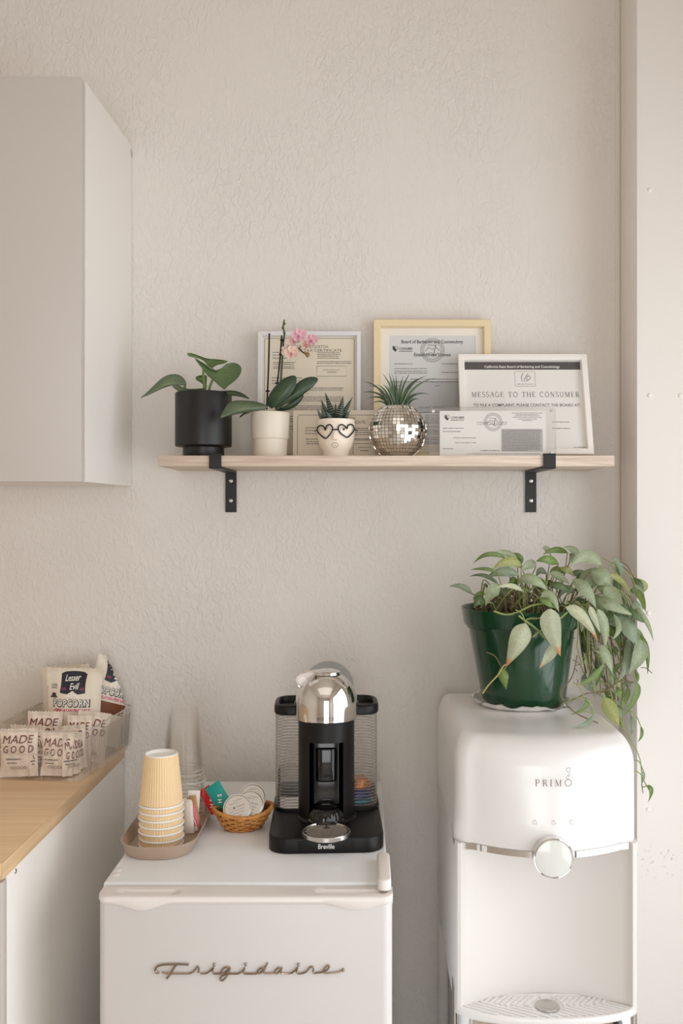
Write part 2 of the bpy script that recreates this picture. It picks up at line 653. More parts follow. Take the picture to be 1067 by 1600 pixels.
def thing(name, label, cat, loc=(0, 0, 0), rot=(0, 0, 0), group=None):
    o = bpy.data.objects.new(name, None)
    o.empty_display_size = .02
    C.objects.link(o)
    o.location = loc
    o.rotation_euler = rot
    o['label'] = label
    o['category'] = cat
    if group:
        o['group'] = group
    bpy.context.view_layer.update()
    return o


def tag(o, label, cat, group=None):
    o['label'] = label
    o['category'] = cat
    if group:
        o['group'] = group
    return o


def struct(o, label=None):
    o['kind'] = 'structure'
    if label:
        o['label'] = label
    return o


def copy_thing(src, label, loc=None, rot=None, group=None):
    r = src.copy()
    C.objects.link(r)
    r['label'] = label
    if loc is not None:
        r.location = loc
    if rot is not None:
        r.rotation_euler = rot
    if group:
        r['group'] = group
    for ch in list(src.children):
        c = ch.copy()
        C.objects.link(c)
        c.parent = r
        for g in list(ch.children):
            d = g.copy()
            C.objects.link(d)
            d.parent = c
    return r


def plane_map(o, xd, yd, off=0):
    o, xd, yd = Vector(o), Vector(xd).normalized(), Vector(yd).normalized()
    n = xd.cross(yd).normalized()
    return lambda x, y: o + xd * x + yd * y + n * off

# ------------------------------------------------------------------ materials in use
M_wall = plaster('wall_paint', (222, 217, 211), .60, 80)
M_smoothwall = mat('smooth_wall_paint', (216, 208, 198), .55, bump=(140, 3, .12, .0008))
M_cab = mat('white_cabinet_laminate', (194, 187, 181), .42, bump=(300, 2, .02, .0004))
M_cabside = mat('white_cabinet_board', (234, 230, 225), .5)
M_fridge = mat('white_fridge_lit', (236, 238, 240), .24, bump=(420, 2, .05, .0004))  # fridge paint, lightened to put more light on the top
M_fridgedoor = mat('white_fridge_shaded', (210, 206, 204), .34, bump=(420, 2, .05, .0004))  # same fridge paint, darkened to shade the door front
M_fridgeplastic = mat('white_fridge_plastic', (232, 226, 222), .3)
M_disp = mat('gloss_white_plastic', (231, 229, 228), .3, coat=.7)
M_disp.node_tree.nodes['Principled BSDF'].inputs['Coat Roughness'].default_value = .24
M_dispsat = mat('satin_white_plastic', (219, 215, 211), .4)
M_chrome = mat('chrome', (226, 224, 221), .06, metal=1)
M_satinmetal = mat('satin_metal', (205, 202, 198), .28, metal=1)
M_badge = mat('warm_polished_badge', (158, 142, 128), .2, metal=1)
M_black = mat('black_satin_plastic', (11, 10, 10), .42, spec=.32, bump=(900, 2, .08, .0003))
M_blackgloss = mat('black_gloss_plastic', (12, 12, 12), .09)
M_blackmetal = mat('black_powder_coat', (14, 14, 14), .45)
M_blackpot = mat('black_ceramic', (17, 16, 16), .4, vary=(9, (26, 24, 23), 1))
M_cream = mat('cream_ceramic', (226, 217, 202), .4)
M_creampot = mat('cream_glazed_ceramic', (238, 226, 210), .33)
M_oak = wood('oak_worktop', (234, 204, 164), (212, 176, 132), 38, 0, .42, (.30, .72))
M_oakedge = wood('oak_edge', (224, 194, 156), (198, 164, 124), 55, 1, .45, (.3, .7))
M_shelf = wood('pale_oak_shelf', (224, 208, 190), (184, 164, 146), 75, 0, .5, (.32, .66))
M_floor = wood('floor_boards', (212, 204, 195), (192, 183, 173), 9, 1, .45)
M_tan = mat('tan_card', (233, 204, 160), .7)
M_whitecard = mat('white_card', (240, 238, 234), .55)
M_taupe = mat('taupe_plastic', (176, 154, 137), .38)
M_paper = mat('white_paper', (236, 234, 230), .6)
M_paperwarm = mat('cream_paper', (226, 216, 198), .6)
M_papergrey = mat('grey_paper', (214, 214, 214), .6)
M_ink = mat('dark_ink', (62, 58, 58), .6)
M_inkmid = mat('grey_ink', (120, 116, 114), .6)
M_inklight = mat('pale_grey_ink', (176, 173, 170), .6)
M_frame_silver = mat('white_silver_frame', (222, 220, 224), .3)
M_frame_gold = mat('pale_gold_frame', (228, 210, 172), .38, metal=.12)
M_frame_white = mat('white_frame_lacquer', (240, 236, 231), .35)
M_mat = mat('mat_board', (236, 230, 220), .7)
M_glaze = clear('picture_glass', (.985, .985, .985), .06, .02)
M_acrylic = clear('acrylic_sheet', (.975, .975, .975), .12, .03, .03)
M_ribbed = clear('clear_ribbed_plastic', (.985, .98, .975), .3, .06, .07, cap=.5)
M_rimclear = clear('clear_plastic_edge', (.95, .945, .94), .3, .08, .35, (226, 220, 214), cap=.4)
M_tank = clear('smoke_clear_tank', (.985, .98, .975), .2, .06, .04, (214, 208, 202), cap=.25)
M_rib = clear('tank_rib', (.88, .87, .86), .3, .08, .14, (206, 200, 194), cap=.3)
M_cupclear = clear('clear_cup_plastic', (.998, .997, .995), .22, .05, .008, cap=.16)
M_water = clear('water', (.95, .955, .96),   .08, .02, .06, (190, 188, 186))
M_soil = mat('potting_soil', (48, 34, 26), .9, bump=(160, 6, .9, .006), vary=(120, (96, 72, 54), 1))
M_greenpot = mat('green_nursery_plastic', (20, 62, 35), .2, coat=.3)
M_wicker = mat('honey_wicker', (208, 146, 76), .42, vary=(90, (176, 112, 50), 1))
M_leaf = attr_mat('leaf', .38, .5, through=.18, bump=(60, 3, .12, .002))
M_leafdark = attr_mat('thick_leaf', .34, .5, through=.06, bump=(50, 3, .1, .002))
M_petal = attr_mat('petal', .6, .25, through=.25)
M_stem = attr_mat('stem', .55, .3)
M_red = mat('dark_red_print', (108, 22, 26), .5)


# ------------------------------------------------------------------ the room
def wall_piece(name, x0, x1, y0, y1, z0, z1, m, bev=0):
    o = MB().box(x0, x1, y0, y1, z0, z1, bev).build(name, m)
    return struct(o)


XR = 1.05          # inner face of the window wall
wall_piece('wall_back', -2.3, XR + .15, 0, .12, 0, 2.95, M_wall)
wall_piece('floor', -2.3, XR + .15, -4.6, .12, -.08, 0, M_floor)
wall_piece('ceiling', -2.3, XR + .15, -4.6, .12, 2.92, 3.0, M_smoothwall)
wall_piece('wall_left', -2.42, -2.3, -4.6, .12, 0, 2.95, M_smoothwall)
# front wall, behind the eye, with an added opening for the fill light; window wall on the right
b = MB()
b.box(-2.3, -.5, -4.6, -4.48, 0, 2.95).box(.7, XR + .15, -4.6, -4.48, 0, 2.95).box(-.5, .7, -4.6, -4.48, 0, .12).box(-.5, .7, -4.6, -4.48, 2.12, 2.95)
struct(b.build('wall_front', M_smoothwall))
b = MB()
b.box(XR, XR + .12, -.42, .12, 0, 2.95).box(XR, XR + .12, -4.48, -2.7, 0, 2.95).box(XR, XR + .12, -2.7, -.42, 0, .1).box(XR, XR + .12, -2.7, -.42, 2.2, 2.95)
struct(b.build('wall_right', M_smoothwall))
M_winframe = mat('dark_window_frame', (70, 64, 60), .4)
M_pane = clear('window_glass', (.99, .99, .99), .05, .01)
w1 = MB().ring([(0, 0), (.05, 0), (.05, .06), (0, .06)], 0, 2.28, 0, 2.1)
w1.box(1.12, 1.17, .01, .05, .05, 2.05)
wo = struct(w1.build('window_1', M_winframe))
wo.location = (XR + .02, -.42, .1)
wo.rotation_euler = (0, 0, R(-90))
MB().box(.05, 2.23, .028, .032, .05, 2.05).build('pane', M_pane, wo)
w2 = MB().ring([(0, 0), (.05, 0), (.05, .06), (0, .06)], 0, 1.2, 0, 2.0)
w2.box(.58, .62, .01, .05, .05, 1.95)
wo2 = struct(w2.build('fill_window', M_winframe))  # added window, unseen, narrowed around the front fill
wo2.location = (-.5, -4.57, .12)
MB().box(.05, 1.15, .028, .032, .05, 1.95).build('pane', M_pane, wo2)

# painted board that stands proud of the wall on the right, with its screw heads
ZP = 1.963
xp = PX(995, ZP)
wall_board = mat('painted_board', (236, 232, 228), .5, bump=(70, 4, .15, .001))
nt = wall_board.node_tree      # scuffs where things have rubbed the board near the dispenser
tc = nt.nodes.new('ShaderNodeTexCoord')
mp = nt.nodes.new('ShaderNodeMapping')
sc_c = P(1035, 1345, ZP)
mp.inputs['Location'].default_value = (-sc_c.x / .09, 0, -sc_c.z / .05)
mp.inputs['Scale'].default_value = (1 / .09, 0, 1 / .05)
nt.links.new(tc.outputs['Object'], mp.inputs['Vector'])
gr = nt.nodes.new('ShaderNodeTexGradient')
gr.gradient_type = 'SPHERICAL'
nt.links.new(mp.outputs[0], gr.inputs['Vector'])
nz = nt.nodes.new('ShaderNodeTexNoise')
nz.inputs['Scale'].default_value = 130
nz.inputs['Detail'].default_value = 4
nt.links.new(tc.outputs['Object'], nz.inputs['Vector'])
rp = nt.nodes.new('ShaderNodeValToRGB')
rp.color_ramp.elements[0].position = .60
rp.color_ramp.elements[1].position = .72
nt.links.new(nz.outputs['Fac'], rp.inputs['Fac'])
mm = nt.nodes.new('ShaderNodeMath')
mm.operation = 'MULTIPLY'
nt.links.new(gr.outputs['Fac'], mm.inputs[0])
nt.links.new(rp.outputs['Color'], mm.inputs[1])
mc = nt.nodes.new('ShaderNodeMix')
mc.data_type = 'RGBA'
mc.inputs[6].default_value = lin((236, 232, 228))
mc.inputs[7].default_value = lin((160, 150, 144))
nt.links.new(mm.outputs[0], mc.inputs[0])
nt.links.new(mc.outputs[2], nt.nodes['Principled BSDF'].inputs['Base Color'])

tr = struct(MB().box(xp, XR, ZP - ZW, -.001, 0, 2.92, .0015).build('trim_1', wall_board))
for (px, py) in ((1015, 297), (1015, 618), (1063, 618), (1013, 958), (1013, 1265)):
    s = MB()
    c = P(px, py, ZP)
    s.lathe([(0, .0035), (.0025, .0033), (.0045, .002), (.0055, 0)], 16)
    s.v = [(x, -z, y) for x, y, z in s.v]
    o = s.build('screw', M_frame_white, tr)
    o.location = c
# rounded plaster return in the corner between wall and board
cv = MB()
pts = [(xp - .0005, -.0005)] + [(xp - .009 + .0085 * sin(R(q)), -.009 + .0085 * cos(R(q))) for q in range(0, 91, 10)]
cv.loft([[(x, y, 0) for x, y in pts], [(x, y, 2.92) for x, y in pts]])
struct(cv.build('trim_2', M_smoothwall))

# ------------------------------------------------------------------ wall cabinet
ZD = 1.764
xf, xb = PX(127, ZD), PX(206, 2.1)
zt, zb = PZ(119, ZD), PZ(752, ZD)
t = thing('wall_cabinet', 'large white wall cabinet hung high in the left corner', 'cabinet', (xb, -.001, zb))
yd = ZD - ZW
k = (xb - xf) / (-yd)
body = [(xf + .02 * k + .0012, yd + .0225), (xb, -.002), (xb - 1.0, -.002), (xb - 1.0, yd + .0225)]
MB().prism(body, zb, zt, .0012, .0012, 1).build('carcass', M_cabside, t, True)
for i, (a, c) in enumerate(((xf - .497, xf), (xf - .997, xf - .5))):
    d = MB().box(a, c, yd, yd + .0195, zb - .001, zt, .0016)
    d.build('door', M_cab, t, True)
MB().box(xb - .0035, xb + .0012, -.012, -.002, PZ(246, 2.1), PZ(236, 2.1), .0008).build('hanging_bracket', M_satinmetal, t, True)

# ------------------------------------------------------------------ base cabinet and worktop
zw = .8986
xw = -.5425
t = thing('base_cabinet', 'white base cabinet under the oak worktop', 'cabinet', (xw, -.01, 0))
MB().box(xw - .019, xw - .001, -.684, -.004, 0, zw - .0255, .0008).build('side_panel', M_cabside, t, True)
MB().box(xw - 1.2, xw - .0195, -.683, -.004, .09, zw - .026, .001).build('carcass', M_cabside, t, True)
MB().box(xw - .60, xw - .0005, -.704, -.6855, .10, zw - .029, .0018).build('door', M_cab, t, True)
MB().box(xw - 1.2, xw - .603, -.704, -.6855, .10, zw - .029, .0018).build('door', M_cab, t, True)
MB().box(xw - 1.2, xw - .03, -.63, -.61, 0, .089).build('plinth', M_cabside, t, True)
for (px, py) in ((25, 1361), (192, 1192)):
    Z = -xw * F / (CX - px)
    s = MB().lathe([(0, .0012), (.0035, .0011), (.0042, .0004), (.0042, -.0003)], 14)
    s.v = [(xw + z - .001, (Z - ZW) + x, PZ(py, Z) + y) for x, y, z in s.v]
    s.build('screw_cap', M_satinmetal, t, True)

t = thing('worktop', 'oak worktop on the white base cabinet', 'worktop', (xw, 0, zw - .0255))
MB().box(xw - 1.2, xw - .0012, 1.396 - ZW, -.001, zw - .0255, zw, .0015).build('slab', M_oak, t, True)
MB().box(xw - .0014, xw, 1.3965 - ZW, -.0015, zw - .0252, zw - .0004, .0005).build('edge_band', M_oakedge, t, True)

# ------------------------------------------------------------------ wall shelf
ZS, zs, ths = 1.883, 1.533, .0215
xs0, xs1 = PX(247, ZS), PX(960, ZS)
t = thing('wall_shelf', 'pale oak wall shelf on two black brackets', 'shelf', ((xs0 + xs1) / 2, 0, zs - ths))
MB().box(xs0, xs1, ZS - ZW, -.003, zs - ths, zs, .0012).build('board', M_shelf, t, True)
for px, pxw in ((337.5, 360), (859, 828.5)):
    xc = PX(px, ZS - .004)
    br = MB()
    hw = .0122
    # flat iron: down the wall, forward under the board, up over its front edge
    path = [(-.0006, zs - ths - .092), (-.0006, zs - ths - .0005), (ZS - ZW - .0008, zs - ths - .0005), (ZS - ZW - .0008, zs + .0022)]
    th = .004
    out = [(-.0006, zs - ths - .092), (-.0006, zs - ths - .0006), (ZS - ZW - .0006, zs - ths - .0006), (ZS - ZW - .0006, zs + .0005), (ZS - ZW + .007, zs + .0005), (ZS - ZW + .007, zs + .004),
           (ZS - ZW - .0025, zs + .004), (ZS - ZW - .0042, zs + .0024), (ZS - ZW - .0046, zs), (ZS - ZW - .0046, zs - ths - .003), (ZS - ZW - .003, zs - ths - .0046), (-.0046, zs - ths - .0046), (-.0046, zs - ths - .092)]
    xa = (PX(px, 1.88) + PX(pxw, 2.1)) / 2
    br.loft([[(xa - hw, y, z) for y, z in out], [(xa + hw, y, z) for y, z in out]])
    bo = br.build('bracket', M_blackmetal, t, True, 25)
    for dz in (.022, .066):
        s = MB().lathe([(0, .0008), (.0015, .0009), (.002, .0016), (.0042, .001), (.005, -.0004)], 16)
        s.v = [(xa + x, -.0048 - z, zs - ths - dz + y) for x, y, z in s.v]
        s.build('screw', M_satinmetal, bo, True)

# ------------------------------------------------------------------ mini fridge
zf = .834
x0, x1 = -.419, .031
t = thing('mini_fridge', 'white retro mini fridge between base cabinet and water dispenser', 'fridge', ((x0 + x1) / 2, -.35, 0))
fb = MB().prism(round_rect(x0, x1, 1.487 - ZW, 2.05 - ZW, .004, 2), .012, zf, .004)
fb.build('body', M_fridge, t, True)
MB().box(x0, x1, 1.4805 - ZW, 1.4865 - ZW, .02, zf - .009, .001).build('door_seal', mat('door_gasket', (205, 203, 201), .6), t, True)
dz = PZ(1401, 1.44)
dx0, dx1 = PX(151, 1.44), PX(614, 1.44)
ya, yb2 = 1.44 - ZW, 1.4795 - ZW
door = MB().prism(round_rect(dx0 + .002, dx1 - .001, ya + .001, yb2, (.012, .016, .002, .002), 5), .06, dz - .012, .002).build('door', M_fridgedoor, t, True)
# moulded cap over the door with two finger scoops and a wavy lower edge
cap = MB()
n = 90
top, front = [], []


def wave(u):
    d = .0085
    for c, wd, am in ((.15, .115, .0125), (.875, .13, .0115)):
        s = abs(u - c) / wd
        if s < 1:
            d += am * .5 * (1 + cos(pi * s))
    return d


rings = []
for i in range(n + 1):
    u = i / n
    x = dx0 + (dx1 - dx0) * u
    e = min(u, 1 - u) * (dx1 - dx0)
    rr = .014
    back = rr - sqrt(max(0, rr * rr - max(0, rr - e) ** 2))     # plan rounding of the two front corners
    yf = ya - .002 + back
    sc = 0
    for a, b_ in ((.055, .275), (.735, .985)):
        if a < u < b_:
            sc = .005 * min(1, min(u - a, b_ - u) / .02)
    ym = (yf + yb2) / 2
    zlow = dz - wave(u)
    rings.append([(x, yf + .0006, zlow), (x, yf - .0004, zlow + .001), (x, yf, dz - .0035), (x, yf + .001, dz - .001), (x, yf + .0035, dz),
                  (x, ym - .006, dz), (x, ym - .003, dz - sc), (x, ym + .005, dz - sc), (x, ym + .009, dz), (x, yb2, dz), (x, yb2, dz - .02), (x, yf + .01, dz - .02)])
cap.loft(rings)
cap.build('door_cap', M_fridgeplastic, door, True, 50)
# script badge: chrome wire lettering
bd = MB()


def bp_(q):
    return [P(230 + x / 3.334, 1490 + y / 3.334, 1.4375) for x, y in q]


SCR = [([(62, 100), (47, 98), (42, 84), (55, 66), (90, 58), (150, 56), (216, 58)], 5.0), ([(150, 60), (138, 76), (122, 104), (101, 130)], 5.2), ([(76, 98), (100, 102), (130, 104), (180, 104), (218, 104), (240, 95), (256, 76), (262, 68), (270, 78), (266, 92), (268, 102), (285, 105), (310, 102), (330, 88), (346, 72), (340, 92), (344, 103), (362, 105), (385, 104)], 4.0),
       ([(428, 72), (408, 72), (390, 86), (386, 100), (398, 104), (416, 92), (432, 74), (424, 98), (410, 124), (394, 139), (380, 137), (384, 122), (404, 110), (436, 105), (474, 104), (496, 90), (508, 74), (502, 92), (504, 103), (522, 105), (545, 105), (572, 104)], 4.0),
       ([(612, 78), (596, 76), (578, 88), (574, 100), (586, 104), (602, 90), (618, 64), (626, 48), (616, 72), (606, 94), (612, 104), (632, 105), (662, 104)], 4.2), ([(700, 76), (682, 76), (666, 90), (664, 101), (676, 104), (692, 90), (702, 74), (696, 94), (702, 104), (724, 105), (750, 102), (772, 86), (784, 72), (778, 92), (782, 103), (800, 104), (826, 96), (842, 78), (850, 70), (866, 74), (864, 90), (868, 101), (888, 100), (916, 96)], 4.0),
       ([(916, 96), (936, 86), (948, 70), (942, 62), (928, 72), (918, 92), (930, 104), (960, 102), (990, 98), (1020, 88)], 4.0)]
for q, r in SCR:
    pp = smooth_path(bp_(q), 4)
    bd.tube(pp, [r * 1.15 / 3.334 * 1.4375 / F] * len(pp), 6)
for (x, y) in ((350, 58), (513, 57), (788, 58), (1022, 86)):
    c = P(230 + x / 3.334, 1490 + y / 3.334, 1.4375)
    bd.lathe([(0, .0025), (.0018, .0018), (.0025, 0), (.0018, -.0018), (0, -.0025)], 10, c)
bd.build('badge', M_badge, door, True)
# hinge cover and the plugs on the other corner
MB().prism(round_rect(.0145, .036, 1.455 - ZW, 1.578 - ZW, .0095, 6), zf + .0002, zf + .0165, .004).build('hinge_cover', M_fridgeplastic, t, True)
MB().lathe([(.007, -.012), (.007, .0)], 20, (.0255, 1.4665 - ZW, zf), ).build('hinge_pin', M_satinmetal, t, True)
for (px, py) in ((184.5, 1359.5), (181, 1367)):
    Z = (CAMZ - zf) * F / (py - CY)
    c = P(px, py, Z)
    MB().lathe([(0, .0022), (.004, .002), (.0065, .001), (.0075, 0)], 20, (c.x, c.y, zf + .0001)).build('screw_plug', M_fridgeplastic, t, True)
for fx in (x0 + .04, x1 - .04):
    for fy in (-.58, -.1):
        MB().lathe([(.014, 0), (.016, .012)], 16, (fx, fy, 0)).build('foot', M_black, t, True)

# ------------------------------------------------------------------ water dispenser
Lx, Rx = .1485, .4605
mx, hwid = (Lx + Rx) / 2, (Rx - Lx) / 2
yc, ybk = 1.602 - ZW, 2.0 - ZW       # front corners, back
ztop, zhead = 1.034, .856
t = thing('water_dispenser', 'glossy white water dispenser in the right corner with a round button', 'water dispenser', (mx, (yc + ybk) / 2, 0))


def section(i=0.0, bulge=.042, rc=.03, ifr=None, n=20):
    """plan outline, straight back and sides, bowed front; i draws the sides in, ifr the front"""
    ifr = i if ifr is None else ifr
    h = hwid - i
    y0 = yc + ifr
    out = [(mx + h, ybk), (mx - h, ybk)]
    for a in range(0, 91, 15):
        out.append((mx - h + rc - rc * cos(R(a)), y0 + rc - rc * sin(R(a)) * 1.0))
    for q in range(1, n):
        s = -1 + 2 * q / n
        out.append((mx + s * (h - rc), y0 - bulge * (1 - s * s)))
    for a in range(90, -1, -15):
        out.append((mx + h - rc + rc * cos(R(a)), y0 + rc - rc * sin(R(a))))
    return out


hd = MB()
loops = []
for z, i, f in ((zhead, 0, .0012), (zhead + .0015, 0, 0), (.90, 0, 0), (.95, 0, .001)):
    loops.append([(x, y, z) for x, y in section(i, .042 - .01 * (z - zhead) / .1, .03, f)])
for k_ in range(0, 11):
    a = R(9 * k_)
    zz = ztop - .05 + .05 * sin(a)
    loops.append([(x, y, zz) for x, y in section(.024 * (1 - cos(a)), .030 - .022 * (1 - cos(a)), .03, .002 + .048 * (1 - cos(a)))])
hd.loft(loops)
head = hd.build('upper_housing', M_disp, t, True, 45)
# logo and indicator marks on the bowed front
def dmap(x, z):
    """point on the housing front; x from the middle, z height"""
    s = max(-1, min(1, x / (hwid - .03)))
    return Vector((mx + x, yc - .037 * (1 - s * s) - .0012, z))


ZL = 1.566
lx = PX(858, ZL) - mx
lz = PZ(1223, ZL)
M_logo = mat('plum_logo_print', (112, 84, 84), .5)
lg = MB()
k_ = ZL / F
x = lx
for ch, px in (('P', 840), ('R', 851.5), ('I', 861), ('M', 872.5)):
    lg.serif(ch, 10 * k_, lambda a, b_: dmap(a, b_), (PX(px, ZL) - mx, lz))
for (px, py, r, wd) in ((887.7, 1223, 5.2, 1.1), (888, 1203, 3.4, .8), (889, 1210.3, 1.6, .6), (886.5, 1214.2, 2.2, .6)):
    lg.stroke(arc(PX(px, ZL) - mx, PZ(py, ZL), r * k_, r * k_, 0, 360, 20), wd * k_, dmap)
lg.build('logo', M_logo, head, True)
for px in (835.5, 864.5, 893):
    ic = MB()
    a, b_ = PX(px, ZL) - mx, PZ(1285, ZL)
    ic.stroke([(a - 3 * k_, b_ + 2 * k_), (a - 2.6 * k_, b_ - 2.6 * k_), (a + 2.6 * k_, b_ - 2.6 * k_), (a + 3 * k_, b_ + 2 * k_)], .7 * k_, dmap)
    ic.stroke([(a, b_ + 4.4 * k_), (a - .9 * k_, b_ + 2.4 * k_), (a, b_ + 1.2 * k_), (a + .9 * k_, b_ + 2.4 * k_), (a, b_ + 4.4 * k_)], .7 * k_, dmap)
    ic.build('indicator_icon', M_inklight, head, True)
# chrome band below the housing
bs = [p for p in section(-.0006, .042, .03)]
band = MB()
fr = [(mx - hwid - .0006, yc + .07)] + bs[2:-0 or None] + [(mx + hwid + .0006, yc + .07)]
inn = [(mx - hwid + .004, yc + .07)] + [(a, b_) for a, b_ in section(.004, .042, .03, .004)[2:]] + [(mx + hwid - .004, yc + .07)]
zb0, zb1 = .8455, .8558
L = []
for i in range(len(fr)):
    up = .012 if i in (0, len(fr) - 1) else 0
    L.append([(*fr[i], zb0 + up), (*fr[i], zb1 + up * 1.2), (*inn[i], zb1 + up * 1.2), (*inn[i], zb0 + up)])
band.loft(L)
band.build('chrome_band', M_chrome, t, True, 30)
# body under the housing: two lips and a hollowed bay between them
ztray = .576
wl = .0125


def bay(depth=.045, n=22):
    out = [(mx + hwid - .0001, ybk), (mx - hwid + .001, ybk), (mx - hwid + .001, yc + .008), (mx - hwid + .004, yc + .001), (mx - hwid + wl - .003, yc), (mx - hwid + wl, yc + .003)]
    for q in range(0, n + 1):
        s = -1 + 2 * q / n
        out.append((mx + s * (hwid - wl - .001), yc + .006 + depth * (1 - s * s)))
    out += [(mx + hwid - wl, yc + .003), (mx + hwid - wl + .003, yc), (mx + hwid - .004, yc + .001), (mx + hwid - .0001, yc + .008)]
    return out


MB().loft([[(a, b_, ztray - .012) for a, b_ in bay()], [(a, b_, .856) for a, b_ in bay()]]).build('dispensing_bay', M_dispsat, t, True, 50)
# button: chrome ring round a pale glass face
zk = 1.56 - .006
kb = P(865, 1342, 1.545)
rk = 31.5 * 1.545 / F
bt = MB().lathe([(0, -.03), (rk - .001, -.03), (rk, -.028), (rk, -.001), (rk - .001, .0002), (rk - .0022, 0), (rk - .0028, -.0012), (0, -.0012)], 64)
bt.v = [(kb.x + x, kb.y - z, kb.z + y) for x, y, z in bt.v]
bo = bt.build('button', M_chrome, t, True, 30)
fc = MB().lathe([(0, 0), (rk - .004, 0), (rk - .003, -.0004), (rk - .0029, -.0025), (0, -.0025)], 64)
fc.v = [(kb.x + x, kb.y - z, kb.z + y) for x, y, z in fc.v]
fc.build('button_face', mat('pale_button_glass', (219, 221, 216), .12, coat=.4), bo, True, 30)
# drip tray with slatted grille
def lens(i=0.0, n=40):
    h = hwid - .001 - i
    out = []
    for q in range(n + 1):
        s = -1 + 2 * q / n
        out.append((mx + s * h, yc + .012 - (.05 - i) * sqrt(max(0, 1 - s * s))))
    for q in range(n - 1, 0, -1):
        s = -1 + 2 * q / n
        out.append((mx + s * h, yc + .012 + (.039 - i) * sqrt(max(0, 1 - s * s))))
    return out


dt = MB()
lo = []
for i, z in ((.001, ztray - .012), (0, ztray - .010), (0, ztray - .0025), (.0008, ztray - .0008), (.0025, ztray), (.006, ztray), (.0075, ztray - .0018)):
    lo.append([(a, b_, z) for a, b_ in lens(i)])
dt.loft(lo)
tray = dt.build('drip_tray', M_disp, t, True, 40)
gv = MB()


def inside(x, y, m=.010):
    s = (x - mx) / (hwid - .001)
    if abs(s) >= .985:
        return False
    q = sqrt(1 - s * s)
    yr = y - (yc + .012)
    if hypot(x - (mx + .002), (y - (yc + .008)) ) < .027:
        return False
    return -(.05 - m) * q < yr < (.039 - m) * q


def zone(x, y):
    u = (x - mx)
    v = y - (yc + .008)
    if u < -.06:
        return 0 if v > -.005 - (u + .06) * .35 else 1
    if u > .06:
        return 0 if v > -.005 + (u - .06) * .35 else 1
    if abs(u) <= .06:
        return 0 if v > 0 else 1
for zn, ang in ((0, 52), (1, -28)):
    d = Vector((cos(R(ang)), sin(R(ang))))
    nn = Vector((-d.y, d.x))
    for li in range(-40, 41):
        run = None
        for st in range(-200, 202):
            q = Vector((mx, yc)) + nn * (li * .0084) + d * (st * .002)
            ok = inside(q.x, q.y) and zone(q.x, q.y) == zn and st < 201
            if ok and run is None:
                run = q
            if not ok and run is not None:
                e = q - d * .002
                if (e - run).length > .006:
                    hw = .0022
                    vs = [run + nn * hw, run - nn * hw, e - nn * hw, e + nn * hw]
                    gv.add([(p.x, p.y, ztray - .002) for p in vs] + [(p.x, p.y, ztray + .0006) for p in vs], [(0, 1, 2, 3), (7, 6, 5, 4), (0, 4, 5, 1), (1, 5, 6, 2), (2, 6, 7, 3), (3, 7, 4, 0)])
                run = None
gv.build('grille', M_disp, tray, True)
MB().lathe([(0, -.0015), (.010, -.0012), (.0145, .0004), (.0165, .0022), (.0185, .0026), (.0205, .0016), (.021, -.001)], 40, (mx + .002, yc + .006, ztray), sy=1.0).build('drain_cup', M_satinmetal, tray, True)
ch = MB()
ch.loft([[(a, b_, z) for a, b_ in [(mx + hwid - .002, ybk), (mx - hwid + .002, ybk)] + lens(.0015)[:41]] for z in (.02, ztray - .0122)])
ch.build('lower_body', M_chrome, t, True, 30)
# grey trim wedges where side and front meet
for z0_, z1_ in ((.50, .60),):
    MB().box(Lx - .0006, Lx + .002, yc + .012, yc + .06, z0_, z1_).build('side_trim', M_satinmetal, t, True)

# ------------------------------------------------------------------ coffee machine
mloc = Vector((-.0715, 1.613 - ZW, zf + .0002))
t = thing('coffee_machine', 'black coffee machine with a chrome dome on the mini fridge', 'coffee machine', mloc, (0, 0, R(2.5)))
hb = .027
b = MB()
pl = round_rect(-.1, .1, 0, .31, (.034, .034, .03, .03), 8)
b.prism(pl, 0, hb, .0035, .002)
base = b.build('base', M_black, t, False, 30)
fp = MB().box(-.048, .048, -.0012, .01, .003, hb - .0045, .0006)
fpo = fp.build('front_panel', M_black, base)
MB().text('Breville', .0115, plane_map((0, -.0016, .0128), (1, 0, 0), (0, 0, 1)), bold=.018, width=.028).build('lettering', mat('white_print', (232, 230, 228), .5), fpo)
# column: round, with a tall slot cut in its front
cr, cyy = .0515, .1225
cz0, cz1 = hb, .213
def column(slot):
    out = []
    sw = .0305
    a0 = math.asin(sw / cr)
    n = 48
    for i in range(n + 1):
        a = -pi / 2 + a0 + (2 * pi - 2 * a0) * i / n
        out.append((cr * cos(a), cyy + cr * sin(a)))
    ydeep = cyy - .004 if slot else cyy - cr * cos(a0)
    if slot:
        out += [(-sw, ydeep - .012), (-sw + .008, ydeep), (sw - .008, ydeep), (sw, ydeep - .012)]
    else:
        for q in (-.8, -.4, .4, .8):
            out.append((sw * q, cyy - sqrt(cr * cr - (sw * q) ** 2)))
    return out
zsl = PZ(1161, 1.69) - mloc.z
cb = MB()
cb.loft([[(a, b_, cz0 + .0002) for a, b_ in column(True)], [(a, b_, zsl) for a, b_ in column(True)]])
cb.loft([[(a, b_, zsl) for a, b_ in column(False)], [(a, b_, cz1 + .012) for a, b_ in column(False)]])
col = cb.build('column', M_black, t, False, 30)
cf = MB().lathe([(cr + .0045, 0), (cr + .003, .003), (cr + .0005, .0045)], 64, (0, cyy, cz0 + .0001))
cf.build('foot_ring', M_black, col)
